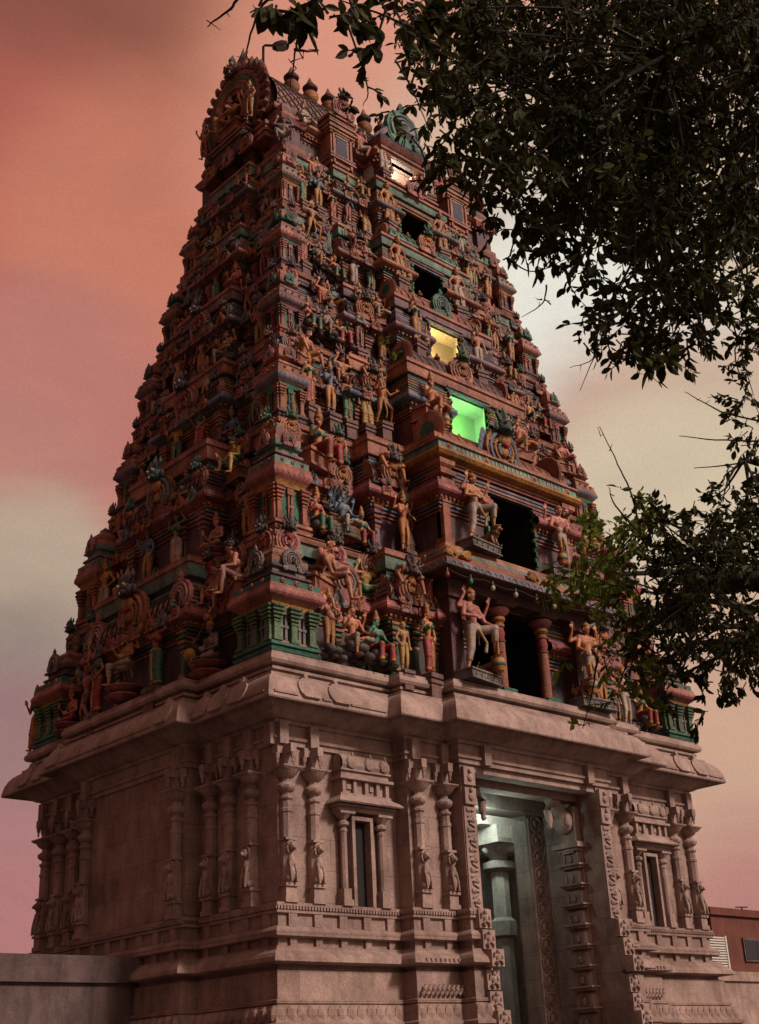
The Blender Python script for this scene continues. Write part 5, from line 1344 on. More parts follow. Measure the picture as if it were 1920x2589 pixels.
# fourth storey, front
z4 = 19.02
S('sitlady', 2.35, 1.45, z4+.3, .15, 1.35, 'tan', 'green', label='seated woman in green next to the near shrine of the fourth storey', ped='rock')
S('sit4', 2.98, 1.45, z4+.32, 0, 1.35, 'grey', 'orange', label='grey-skinned seated god in orange in the fourth storey group', ped='rock', props=('halo',))
S('sitlady', 3.5, 1.5, z4+.3, -.15, 1.25, 'tan', 'red', label='seated woman in red in the fourth storey group', ped='rock')
S('lady', 5.72, .88, 19.95, .1, 1.42, 'tan', 'orange', label='slender figure in orange with a staff, left of the yellow-lit window', ped='small', props=('staff',))
S('stand', 8.2, .88, 19.90, -.1, 1.42, 'tan', 'white', label='standing figure in pale cloth right of the yellow-lit window', ped='small')
S('strider', 10.3, 1.4, z4+.35, 0, 1.3, 'tan', 'red', where='right bay of the fourth storey')
S('sit', 11.0, 1.5, z4+.35, 0, 1.3, 'tan', 'green', where='right part of the fourth storey')
S('sitlady', 11.5, 1.5, z4+.35, 0, 1.2, 'green', 'red', where='beside the right shrine of the fourth storey')
S('dwarf', 3.0, 1.6, 20.45, 0, 1.25, 'tan', 'maroon', where='on the cornice above the fourth storey group')
# fifth storey, front
z5 = 21.52
S('lady', 2.62, 1.9, z5+.25, .1, 1.22, 'tan', 'red', label='small woman in red, fifth storey near the corner shrine', ped='small')
S('sit4', 3.15, 1.88, z5+.3, 0, 1.25, 'grey', 'orange', label='grey four-armed seated god in orange, fifth storey front', ped='rock')
S('sitlady', 3.75, 1.92, z5+.2, -.1, 1.15, 'tan', 'green', label='seated woman in green, fifth storey front', ped='rock')
S('strider', 3.1, 2.05, 22.95, 0, 1.2, 'tan', 'orange', where='above the fifth storey seated god')
S('akimbo', 5.75, 1.42, 22.35, .1, 1.38, 'ochre', 'orange', label='golden figure with a staff left of the lower dark upper window', ped='small', props=('staff',))
S('akimbo', 8.15, 1.42, 22.30, -.1, 1.38, 'tan', 'white', label='pale-robed figure right of the lower dark upper window', ped='small')
S('stand', 10.2, 1.9, z5+.3, 0, 1.2, 'tan', 'orange', where='right part of the fifth storey')
S('lady', 10.9, 1.9, z5+.3, 0, 1.15, 'blue', 'orange', where='near the right shrine of the fifth storey')
# sixth storey, front
z6 = 23.92
S('lady', 2.95, 2.25, z6+.25, .1, 1.15, 'ochre', 'green', label='small golden woman in green, sixth storey near the corner shrine', ped='small')
S('fourarm', 3.5, 2.22, z6+.25, 0, 1.2, 'blue', 'orange', label='blue-grey standing god in orange, sixth storey front', ped='small')
S('lady', 4.05, 2.25, z6+.2, -.1, 1.0, 'tan', 'red', label='small woman in red, sixth storey front', ped='small')
S('akimbo', 5.85, 1.82, 24.60, .1, 1.36, 'ochre', 'orange', label='golden bare-chested figure left of the upper dark window', ped='small', props=('staff',))
S('akimbo', 8.05, 1.82, 24.55, -.1, 1.36, 'tan', 'orange', label='orange-clad figure right of the upper dark window', ped='small')
S('dwarf', 3.4, 2.3, 25.35, 0, 1.1, 'tan', 'maroon', where='above the sixth storey trio')
S('stand', 9.9, 2.25, z6+.25, 0, 1.15, 'tan', 'green', where='right part of the sixth storey')
S('lady', 10.5, 2.25, z6+.25, 0, 1.1, 'tan', 'orange', where='near the right shrine of the sixth storey')
# neck
z7 = 26.32
S('akimbo', 6.05, 2.12, z7+.42, .1, 1.30, 'ochre', 'white', label='golden figure in white left of the topmost lit window', ped='small', props=('staff',))
S('akimbo', 7.95, 2.12, z7+.40, -.1, 1.30, 'pale', 'white', label='pale figure right of the topmost lit window', ped='small')
S('crossleg', 3.35, 2.55, z7+1.15, .1, 1.35, 'pale', 'white', label='cross-legged figure at the foot of the barrel roof behind the near gable', ped=None)
S('dwarf', 5.35, 2.35, z7+.9, .1, 1.35, 'pink', 'white', label='dwarf with raised arms left of the top dormer', ped=None)
S('dwarf', 8.6, 2.35, z7+.9, -.1, 1.3, 'pink', 'maroon', where='right of the top dormer', ped=None)
S('dwarf', 2.55, 2.55, z7+.05, -.6, 1.25, 'grey', 'white', where='at the near corner under the great gable', ped=None)
S('sit4', 2.22, CY, 27.8, -PI/2, 1.9, 'tan', 'orange', label='seated god within the great horseshoe gable at the near end of the roof')
for i, u in enumerate((-1.15, 1.15)):
    S('stand', 2.1, CY+u, 27.65, -PI/2, 1.3, 'tan', ['orange', 'red'][i], where=['at the near foot of the great gable', 'at the far foot of the great gable'][i])
# shaded side, storeys two to six
sp = [('stand', 'lady', 'sit4', 'fourarm', 'namaste', 'crossleg', 'strider'), ('guardian', 'lady', 'sit4', 'sit', 'akimbo', 'fourarm', 'giant')]
skn = ['tan', 'ochre', 'brown', 'pink', 'grey', 'blue']; cln = ['red', 'orange', 'green', 'yellow', 'maroon', 'white']
names = ['', 'second', 'third', 'fourth', 'fifth', 'sixth']
for k in range(1, 6):
    E0 = EE[k]; z = Z[k]+.012; n = [0, 6, 6, 5, 5, 4][k]; y0 = E0+KW[k]+.45; y1 = 2*CY-y0
    h = [0, 1.6, 1.45, 1.35, 1.25, 1.2][k]
    for i in range(n):
        y = y0+(y1-y0)*i/(n-1); inb = abs(y-CY) < HS[k]+.1
        x = E0-.04 if inb else E0+.22
        fig = ('stand', 'lady', 'sit4', 'fourarm', 'akimbo', 'crossleg', 'strider', 'bearer', 'sit')[(i*2+k*3) % 9]
        S(fig, x, y, z, -PI/2+rnd.uniform(-.2, .2), h*rnd.uniform(.94, 1.06), skn[(i+k*2) % 6], cln[(i*2+k) % 6], where=f'{names[k]} storey shaded side, {ORD[i]} from near corner', ped='rock' if fig in ('sit', 'sit4') else ('lotus' if fig == 'crossleg' else 'small'))
    zc = z+(Z[k+1]-Z[k])*.60
    for i in range([0, 4, 4, 3, 3, 2][k]):
        y = y0+(y1-y0)*(i+.5)/[0, 4, 4, 3, 3, 2][k]
        if abs(y-CY) < .35: continue
        fig = ('dwarf', 'giant', 'crossleg', 'strider')[(i+k) % 4]
        S(fig, E0+(.10 if abs(y-CY) < HS[k] else .42), y, zc, -PI/2+rnd.uniform(-.2, .2), h*.92, skn[(i*3+k) % 5], cln[(i+k*2) % 6], where=f'{names[k]} storey shaded cornice, {ORD[i]} from corner', ped=None)
for i, y in enumerate((2.3, 3.5, 5.9, 7.0)):
    S(('giant', 'dwarf', 'strider', 'giant')[i], -.05 if 2.7 < y < 6.7 else .15, y, 11.45, -PI/2, 1.5, skn[i], cln[(i*2) % 6], where=f'lowest painted cornice, shaded side, {ORD[i]} from corner', ped=None)

# further figures crowding the cornices of the front and the recesses
XT = ['lowest', 'second', 'third', 'fourth', 'fifth', 'sixth']
kinds = ('dwarf', 'sit4', 'strider', 'giant', 'crossleg', 'bearer', 'lady', 'sitlady')
cnt_ = 0
for k in range(6):
    h = Z[k+1]-Z[k]; z = Z[k]+h*.605; W = EE[k+1]+.10; pb = max(.12, W-(EE[k]+.22)); hh = [1.35, 1.3, 1.2, 1.15, 1.05, 1.0][k]
    xs = [(7-HB[k]-.30, W-.16), (7-HB[k]+.35, W-pb-.22), (7-HC[k]-.42, W-pb-.22)]
    for side, sn in ((-1, 'left'), (1, 'right')):
        for i, (x, y) in enumerate(xs):
            X = x if side < 0 else 14-x
            if side < 0 and i == 0 and k in (1, 2): continue
            fig = kinds[(cnt_*3+k) % 8]; cnt_ += 1
            S(fig, X, y, z, rnd.uniform(-.25, .25), hh*(.85 if fig in ('lady', 'bearer', 'strider') else 1.05), skn[cnt_ % 6], cln[(cnt_*2+k) % 6], where=f'{XT[k]} storey front cornice, {ORD[i]} {sn} of centre' if 0 else f'{XT[k]} front cornice, {ORD[i]} from the {"near" if side < 0 else "far"} shrine', ped='bench' if fig in ('sit4', 'sitlady', 'giant') else None)
# standing attendants before the bays and beside the shrines
for k in range(1, 6):
    z = Z[k]+[0, .1, .5, .3, .25, .25][k]; hh = [0, 1.4, 1.3, 1.3, 1.2, 1.15][k]; E0 = EE[k]
    for i, (x, nm) in enumerate(((7-HB[k]+.30, 'near bay'), (7-HC[k]-.30, 'near bay'), (7+HC[k]+.40, 'far bay'), (7+HB[k]-.10, 'far bay'))):
        if (k == 1 and i in (0, 3)) or (k == 2 and i == 1): continue
        fig = ('lady', 'stand', 'akimbo', 'fourarm')[(i+k) % 4]
        S(fig, x, E0+.02, z, rnd.uniform(-.15, .15), hh, skn[(i+k) % 6], cln[(i*3+k+1) % 6], where=f'{XT[k]} storey {nm}, {"outer" if i in (0, 3) else "inner"} side', ped='small')

# ------------------------------------------------------------------ camera
CAM = Vector((-15.882, -20.239, 1.6)); YAW, PITCH, ROLL = R(43.29), R(24.04), R(-2.876)
fw = Vector((math.sin(YAW)*math.cos(PITCH), math.cos(YAW)*math.cos(PITCH), math.sin(PITCH)))
r0 = Vector((math.cos(YAW), -math.sin(YAW), 0)); u0 = r0.cross(fw)
rt = r0*math.cos(ROLL)+u0*math.sin(ROLL); up = -r0*math.sin(ROLL)+u0*math.cos(ROLL)
cd = bpy.data.cameras.new('camera'); cd.sensor_fit = 'HORIZONTAL'; cd.sensor_width = 36.; cd.lens = 3250/1920*36; cd.clip_end = 5000; cd.clip_start = .1
co = bpy.data.objects.new('camera', cd); COL.objects.link(co); co.location = CAM
co.rotation_euler = Matrix((rt, up, -fw)).transposed().to_euler(); SC.camera = co
def D2(x, y, dist):
    """a point 'dist' metres in front of the camera position in the direction of display coordinate x,y (1652 x 2228)"""
    k = 1920/1652; d = fw + rt*((x*k-960)/3250) - up*((y*k-1294.5)/3250)
    return CAM + d*dist

# ------------------------------------------------------------------ trees
def leaf_mat(name, c, tr):
    m, nt, b = new_mat(name)
    geo = N(nt, 'ShaderNodeNewGeometry'); n1 = N(nt, 'ShaderNodeTexNoise', i_Scale=1.7, i_Detail=3.)
    nt.links.new(geo.outputs['Position'], n1.inputs['Vector'])
    r_ = ramp(nt, n1.outputs[0], [(.35, c), (.65, tuple(x*1.8 for x in c))])
    at = N(nt, 'ShaderNodeAttribute', attribute_name='Col')
    cc = mixc(nt, 1., r_.outputs[0], at.outputs['Color'], 'MULTIPLY')
    nt.links.new(cc, b.inputs['Base Color']); b.inputs['Roughness'].default_value = .6; b.inputs['Specular IOR Level'].default_value = .14
    tb = N(nt, 'ShaderNodeBsdfTranslucent'); nt.links.new(cc, tb.inputs['Color'])
    ms = N(nt, 'ShaderNodeMixShader', i_0=tr); out = [n for n in nt.nodes if n.type == 'OUTPUT_MATERIAL'][0]
    nt.links.new(b.outputs[0], ms.inputs[1]); nt.links.new(tb.outputs[0], ms.inputs[2]); nt.links.new(ms.outputs[0], out.inputs[0])
    return m
M_LEAF = leaf_mat('leaf_shaded_dark', (.024, .027, .009), .26); M_LEAF2 = leaf_mat('leaf_lit_olive', (.09, .12, .025), .4)  # canopy leaves darkened as if backlit, olive copy brightened as if lit
lr = random.Random(11)
def rvec():
    while True:
        v = Vector((lr.uniform(-1, 1), lr.uniform(-1, 1), lr.uniform(-1, 1)))
        if .05 < v.length < 1: return v
def add_leaf(q, p, d, L, w, c):
    """one folded pointed leaf, six faces"""
    d = d.normalized(); s = d.cross(rvec()).normalized(); nn = s.cross(d)
    b = len(q.v); f = w*.22; bend = nn*L*lr.uniform(-.12, .12)
    P = [p, p+d*L*.28+s*w*.42+nn*f, p+d*L*.58+s*w*.5+nn*f+bend*.5, p+d*L*.84+s*w*.28+nn*f*.6+bend*.8, p+d*L+bend, p+d*L*.84-s*w*.28+nn*f*.6+bend*.8, p+d*L*.58-s*w*.5+nn*f+bend*.5, p+d*L*.28-s*w*.42+nn*f, p+d*L*.5+bend*.3]
    q.v += [tuple(x) for x in P]
    for t in ((0, 1, 2, 8), (8, 2, 3, 4), (8, 4, 5, 6), (0, 8, 6, 7)): q.face([b+i for i in t], c)
def cluster(q, tq, c, rad, n, L, root=None, droop=.4, spread=1.):
    """twigs with leaves round the point c"""
    if root is not None and .05 < (c-root).length < 1.3:
        ln = (c-root).length; a_ = rvec()*.10*ln; b_ = rvec()*.07*ln
        tq.tube([root, root.lerp(c, .25)+a_*.8, root.lerp(c, .5)+a_+b_*.5, root.lerp(c, .75)+a_*.4+b_, c], [.011, .009, .007, .005, .003], 5)
    ntw = max(2, int(n/9))
    for i in range(ntw):
        e = c+Vector((v := rvec()))*rad if False else c+rvec()*rad
        st = c+(e-c)*.12+rvec()*rad*.12; md = st.lerp(e, .5)+rvec()*rad*.12
        tq.tube([st, md, e], [.0045, .0032, .0018], 4, cap=False)
        k = n//ntw
        for j in range(k):
            t = lr.uniform(.15, 1.05); p = (st.lerp(md, t*2) if t < .5 else md.lerp(e, t*2-1))
            d = (e-st).normalized()*.6+rvec()*.9+Vector((0, 0, -droop))
            l = L*lr.uniform(.6, 1.25); g = lr.uniform(.55, 1.5)
            add_leaf(q, p, d, l, l*lr.uniform(.36, .52), (g, g*lr.uniform(.9, 1.1), g*.8))
def limb(q, a, b, ra, rb, sag=.1, n=7):
    P = []; off = rvec()*(b-a).length*.06
    for i in range(n+1):
        t = i/n; P.append(a.lerp(b, t)+off*math.sin(PI*t)+Vector((0, 0, 1))*sag*math.sin(PI*t)*(b-a).length+rvec()*ra*.35*(0 < i < n))
    q.tube(P, [ra+(rb-ra)*i/n for i in range(n+1)], 8); return P

def in_poly(x, y, P):
    c = False
    for i in range(len(P)):
        (x1, y1), (x2, y2) = P[i], P[i-1]
        if (y1 > y) != (y2 > y) and x < (x2-x1)*(y-y1)/(y2-y1)+x1: c = not c
    return c
# ---- the big tree overhead, trunk standing to the right of the camera
t1 = empty('broadleaf_tree', CAM+Vector((9.2, -5.2, -1.6))); tag(t1, 'dark broadleaf tree hanging over the top right, large near leaves and dense shade', 'tree', 'foreground trees')
o1 = -t1.location
base1 = t1.location.copy()
tr = MB(BARK := (.05, .035, .025)); lf = MB()
fork = base1+Vector((-1.6, 2.4, 6.9))
tr.tube([base1+Vector(v_) for v_ in ((0, 0, -.3), (.02, 0, .1), (.06, -.02, .5), (.10, .02, 1.2), (.02, .10, 2.0), (-.14, .12, 2.8), (-.30, .22, 3.6), (-.34, .50, 4.4), (-.48, .90, 5.2), (-.9, 1.5, 6.2))]+[fork], [.55, .42, .33, .29, .26, .25, .22, .19, .16, .13, .10], 14)
core = [(1000, -60), (1010, 60), (1050, 130), (1130, 190), (1160, 300), (1200, 380), (1250, 470), (1330, 560), (1400, 610), (1500, 620), (1600, 560), (1760, 560), (1760, -60)]
fringe = [(830, -40), (900, 90), (960, 200), (1010, 300), (1080, 400), (1150, 520), (1230, 640), (1300, 720), (1400, 790), (1480, 740), (1560, 700), (1640, 740), (1760, 760), (1760, -60)]
limbs1 = []
for x, y, d in ((1300, 260, 6.6), (1450, 120, 5.8), (1420, 480, 7.2), (1600, 330, 6.4), (1250, 430, 7.4), (1560, 620, 7.6), (1380, 650, 7.8)):
    e = D2(x, y, d); limbs1.append(limb(tr, fork, e, .055, .014, .05, 8))
nodes1 = [p for L in limbs1 for p in L[3:]]
def near(nodes, c): return min(nodes, key=lambda p: (p-c).length)
cnt = 0
while cnt < 235:
    x, y = lr.uniform(960, 1740), lr.uniform(-60, 640)
    if not in_poly(x, y, core): continue
    cnt += 1; d = lr.uniform(5.2, 8.4); c = D2(x, y, d); cluster(lf, tr, c, .32, 96, .054, near(nodes1, c) if cnt % 3 == 0 else None)
cnt = 0
while cnt < 105:
    x, y = lr.uniform(820, 1740), lr.uniform(-40, 790)
    if not in_poly(x, y, fringe) or in_poly(x, y, core): continue
    cnt += 1; d = lr.uniform(5.4, 7.8); c = D2(x, y, d); cluster(lf, tr, c, .22, 27, .056, near(nodes1, c) if cnt % 2 else None)
# looser foliage along the left edge and the lacy right edge
cnt = 0; loose = [(880, 60), (1000, 60), (1100, 150), (1200, 330), (1280, 470), (1230, 560), (1120, 520), (1000, 400), (930, 260)]
while cnt < 75:
    x, y = lr.uniform(850, 1300), lr.uniform(40, 560)
    if not in_poly(x, y, loose): continue
    cnt += 1; cluster(lf, tr, D2(x, y, lr.uniform(4.9, 6.6)), .20, 17, .06, None, .5)
cnt = 0
while cnt < 34:
    y = lr.uniform(600, 1120); x = lr.uniform(1640-110*abs(math.sin(y*.012)), 1720)
    cnt += 1; cluster(lf, tr, D2(x, y, lr.uniform(7, 8.5)), .20, 16, .05, None, .4)
# sprays hanging at the edge
for x, y, d, rad, n, L in ((565, 15, 3.2, .04, 3, .07), (600, 8, 3.1, .05, 6, .075), (655, 20, 3.1, .06, 9, .07), (690, -5, 3.2, .08, 13, .07), (637, 55, 3.0, .015, 1, .08), (720, 35, 3.3, .08, 13, .07), (760, 10, 3.4, .10, 20, .07), (790, 55, 3.5, .09, 15, .07), (810, 110, 3.8, .10, 10, .06), (850, 20, 3.6, .13, 22, .085), (890, 60, 3.8, .14, 20, .08), (930, 20, 4., .16, 26, .08), (960, 90, 4.4, .15, 22, .075), (800, 180, 4.5, .10, 12, .055), (770, 215, 4.6, .06, 7, .05), (900, 190, 4.8, .14, 14, .06), (850, 240, 4.9, .10, 9, .05), (940, 240, 5, .13, 12, .06), (880, 290, 5, .08, 7, .05), (990, 290, 5.2, .12, 14, .06),
    (1000, 340, 5.2, .10, 12, .07), (960, 345, 5.2, .08, 8, .07), (1040, 420, 5.4, .12, 14, .07), (1080, 460, 5.4, .10, 12, .07), (1060, 520, 5.6, .09, 8, .06), (1110, 560, 5.6, .10, 8, .06), (1180, 650, 5.4, .04, 3, .09), (1270, 740, 6, .10, 12, .055), (1300, 700, 6, .12, 16, .06), (1330, 660, 6.2, .16, 26, .07), (1400, 740, 5.6, .10, 14, .10), (1440, 790, 5.4, .08, 12, .11), (1420, 800, 5.4, .06, 8, .11), (1390, 770, 5.6, .06, 8, .10), (1480, 700, 6, .16, 24, .08), (1540, 760, 5.8, .10, 10, .08), (1590, 810, 6, .08, 8, .07), (1560, 700, 6, .16, 20, .08), (1620, 640, 6, .15, 20, .08), (1640, 560, 6, .2, 30, .08), (1500, 620, 6.2, .25, 50, .08), (1250, 600, 6.4, .2, 30, .07), (1200, 560, 6.2, .16, 22, .07), (1150, 480, 6., .16, 22, .07)):
    c = D2(x, y, d); cluster(lf, tr, c, rad, int(n*1.35) if n > 3 else n, L*(.80 if x > 700 else 1), None, .6)
# long bare twigs
def twig(q, pts, d, r=.004):
    K = [D2(x, y, d+.05*i) for i, (x, y) in enumerate(pts)]; P = []
    K2 = [K[0]*2-K[1]]+K+[K[-1]*2-K[-2]]
    for i in range(1, len(K2)-2):
        for j in range(5):
            t = j/5; p0, p1, p2, p3 = K2[i-1:i+3]
            P.append(.5*((2*p1)+(p2-p0)*t+(2*p0-5*p1+4*p2-p3)*t*t+(3*p1-p0-3*p2+p3)*t**3)+rvec()*r*.45)
    P.append(K[-1]); n = len(P)
    q.tube(P, [r*(1-.75*i/n) for i in range(n)], 5)
    for i in range(2, n-1, 2):
        if lr.random() < .5: q.tube([P[i], P[i]+rvec()*r*5, P[i]+rvec()*r*9], [r*.5, r*.4, r*.2], 4)
for pts, d in ((((700, -20), (655, 60), (640, 130), (632, 190)), 3.1), (((640, 108), (690, 112)), 3.1), (((595, -20), (560, 30), (540, 100), (535, 125)), 3.2), (((520, -10), (500, 20), (465, 45), (452, 58)), 3.2), (((1330, 680), (1300, 760), (1262, 850)), 6.), (((1190, 620), (1180, 660), (1135, 690)), 5.5), (((1000, 300), (1080, 220), (1160, 190)), 5.2), (((860, 130), (900, 200), (940, 300)), 4.8), (((760, 60), (800, 190), (790, 230)), 4.6),
    (((1300, 720), (1290, 780), (1240, 800)), 6.), (((900, 60), (800, 20), (700, -15)), 3.6), (((1100, 560), (1160, 590), (1240, 560)), 5.8)):
    twig(tr, pts, d, .0045)
def clothe(nodes, trk, lfm, n, L):
    # leaves along the limbs beyond the right edge of the picture
    for p in nodes:
        d = p-CAM; X = d.dot(rt)/max(.1, d.dot(fw))*3250+960
        if X > 2010 or d.dot(fw) < .5: cluster(lfm, trk, p+rvec()*.3, .45, n, L, p)
clothe([p for L in limbs1 for p in L], tr, lf, 60, .07)
for v in (tr, lf): v.v = [(a[0]-base1.x, a[1]-base1.y, a[2]-base1.z) for a in v.v]
tr.build('trunk', M_BARK, t1, 60); lf.build('crown', M_LEAF, t1)

# ---- the second tree, at the right, in front of the tower's lower corner
t2 = empty('broadleaf_tree', CAM+Vector((17.2, 3.6, -1.6))); tag(t2, 'olive green tree reaching in from the right edge over the lower painted storeys', 'tree', 'foreground trees')
base2 = t2.location.copy(); tr = MB(BARK); lf = MB(); l2 = MB()
fork = base2+Vector((-.3, .6, 3.0))
tr.tube([base2+Vector(v_) for v_ in ((0, 0, -.3), (.03, 0, .15), (.08, .05, .8), (.0, .16, 1.6), (-.18, .30, 2.3))]+[fork], [.45, .34, .27, .23, .20, .17], 14)
core = [(1420, 1170), (1500, 1150), (1600, 1130), (1760, 1100), (1760, 1440), (1640, 1450), (1560, 1430), (1490, 1410), (1440, 1440), (1380, 1430), (1360, 1330), (1380, 1250)]
fringe2 = [(1250, 1180), (1300, 1130), (1380, 1090), (1450, 1100), (1560, 1080), (1760, 1050), (1760, 1500), (1560, 1480), (1500, 1440), (1440, 1530), (1340, 1520), (1270, 1400), (1190, 1320), (1190, 1270)]
limbs2 = []
for x, y, d in ((1450, 1290, 9.5), (1560, 1260, 9), (1380, 1380, 9.8), (1620, 1380, 9), (1500, 1400, 9.4), (1620, 1000, 9), (1330, 1250, 9.8), (1660, 800, 9.2)):
    e = D2(x, y, d); limbs2.append(limb(tr, fork, e, .07, .018, .10, 8))
tr.tube([D2(1720, 1290, 9), D2(1640, 1255, 9), D2(1560, 1262, 9), D2(1500, 1290, 9.1), D2(1450, 1330, 9.2), D2(1400, 1375, 9.3)], [.11, .09, .075, .06, .04, .02], 8)
nodes2 = [p for L in limbs2 for p in L[3:]]
cnt = 0
while cnt < 82:
    x, y = lr.uniform(1350, 1740), lr.uniform(1080, 1460)
    if not in_poly(x, y, core): continue
    cnt += 1; c = D2(x, y, lr.uniform(8.2, 10.4)); cluster(lf, tr, c, .33, 64, .066, near(nodes2, c) if cnt % 3 == 0 else None)
cnt = 0
while cnt < 84:
    x, y = lr.uniform(1180, 1740), lr.uniform(1050, 1530)
    if not in_poly(x, y, fringe2) or in_poly(x, y, core) or (x < 1345 and y > 1330): continue
    cnt += 1; c = D2(x, y, lr.uniform(8.6, 10.2)); cluster(lf if x > 1420 else l2, tr, c, .25, 26 if x > 1300 else 18, .068, near(nodes2, c) if x > 1340 else None)
for x, y, rad, n, L in ((1200, 1290, .16, 12, .08), (1240, 1240, .18, 16, .08), (1290, 1160, .18, 18, .08), (1240, 1180, .12, 8, .07), (1180, 1300, .08, 6, .07), (1225, 1440, .10, 6, .08), (1270, 1580, .07, 5, .07), (1250, 1575, .05, 3, .07), (1340, 1150, .16, 16, .08), (1310, 1220, .22, 24, .08), (1280, 1290, .22, 22, .08), (1300, 1360, .2, 18, .08), (1330, 1430, .2, 18, .08)):
    cluster(l2, tr, D2(x, y, 9.4), rad, n, L, None)
# rising shoot with bare tips, hanging spray, and the lacy branches at the right edge
for pts in (((1400, 1180), (1375, 1080), (1345, 1010), (1305, 928)), ((1400, 1170), (1340, 1100), (1325, 1060)), ((1740, 930), (1600, 905), (1540, 880), (1490, 852)), ((1740, 960), (1580, 958), (1478, 948)), ((1740, 980), (1600, 1010), (1510, 1018)), ((1740, 1120), (1640, 1130), (1560, 1095)), ((1740, 1150), (1620, 1140), (1510, 1133)), ((1300, 1430), (1290, 1500), (1268, 1585)), ((1480, 1480), (1530, 1440), (1560, 1400)), ((1700, 640), (1600, 760), (1652, 900)), ((1560, 560), (1600, 720), (1640, 860))):
    twig(tr, pts, 9., .009)
for x, y, rad, n, L in ((1385, 1120, .10, 9, .07), (1370, 1075, .10, 9, .07), (1395, 1085, .06, 5, .07), (1350, 1060, .05, 3, .07), (1420, 1125, .10, 10, .07), (1440, 1160, .14, 16, .075), (1500, 1150, .14, 14, .08), (1590, 905, .10, 12, .06), (1620, 880, .14, 20, .06), (1640, 930, .16, 26, .06), (1600, 960, .08, 6, .06), (1630, 980, .14, 14, .06), (1640, 1050, .16, 22, .075), (1610, 1085, .10, 12, .07), (1560, 1120, .10, 12, .07), (1600, 1020, .07, 6, .06), (1640, 820, .18, 26, .05), (1610, 780, .16, 20, .05), (1640, 740, .18, 24, .05), (1600, 700, .16, 16, .05), (1645, 660, .18, 20, .05), (1650, 880, .14, 18, .06), (1570, 740, .12, 10, .06),
    (1520, 1470, .14, 20, .08), (1530, 1510, .12, 16, .075), (1540, 1550, .12, 16, .07), (1520, 1570, .10, 12, .07), (1560, 1500, .12, 14, .08), (1590, 1490, .12, 12, .09), (1600, 1520, .08, 7, .09), (1580, 1440, .16, 24, .08), (1640, 1430, .18, 26, .08), (1540, 1440, .14, 18, .08)):
    cluster(lf, tr, D2(x, y, 9.), rad, n, L, None, .5)
clothe([p for L in limbs2 for p in L[1:]], tr, lf, 70, .08)
for v in (tr, lf, l2): v.v = [(a[0]-base2.x, a[1]-base2.y, a[2]-base2.z) for a in v.v]
tr.build('trunk', M_BARK, t2, 60); cr_ = lf.build('crown', M_LEAF, t2); l2.build('leaf_spray', M_LEAF2, cr_)  # the spray takes the leaf colour brightened as if lit
# weed growing from a crack on the fourth storey
wd = MB(); wt = MB((.06, .08, .03)); c0 = Vector((4.75, 1.02, 19.15))
for i in range(6): cluster(wd, wt, c0+Vector((lr.uniform(-.25, .25), -.12, .15+lr.random()*.45)), .18, 12, .12, c0)
for v in (wd, wt): v.v = [(a[0]-c0.x, a[1]-c0.y, a[2]-c0.z) for a in v.v]
wo = wt.build('wild_plant', M_BARK, None); wo.location = c0; tag(wo, 'wild leafy plant sprouting from the masonry left of the yellow-lit window', 'plant'); wd.build('foliage', M_LEAF2, wo)

# ------------------------------------------------------------------ surroundings
g = MB((.16, .12, .10)); g.v += [(-900, -900, 0), (900, -900, 0), (900, 900, 0), (-900, 900, 0)]; g.face([0, 1, 2, 3])
tag(g.build('ground', weathered('packed_earth', (.14, .10, .08), dirt=.4, streak=.2)), 'dusty paved ground of the temple yard', None, None, 'structure')
w = MB(); w.box(-22, -.62, 4.0, 4.35, 0, 3.72); w.box(-22, -.50, 3.90, 4.45, 3.755, 4.27); w.box(-22, -.62, 3.98, 4.37, 3.71, 3.76)
w.box(-22, -.6, 3.86, 4.0, 0, 2.62); w.box(-22, -.6, 3.82, 4.0, 2.62, 2.70)
o = w.build('compound_wall', M_WALL, None); tag(o, 'plain plastered compound wall with a heavy coping, running left from the stone storey', 'wall')
w = MB(); w.lathe([(.16, 2.6), (.18, 2.7), (.10, 2.8), (.13, 2.9), (.10, 3.0), (.05, 3.15), (.012, 3.42)], -5.35, 1.5, 0, 12); w.box(-5.55, -5.15, 1.3, 1.7, 0, 2.6)
o = w.build('spire_post', M_WHITEP, None, 40); tag(o, 'pale pointed post standing before the compound wall at the lower left', 'post')
w = MB(STONE); w.box(14.9, 40, 3.2, 3.5, 0, 4.0); w.box(14.9, 40, 3.12, 3.58, 4.003, 4.28)
o = w.build('low_wall', M_STONE, None); tag(o, 'low pale wall running right from the foot of the stone storey', 'wall')
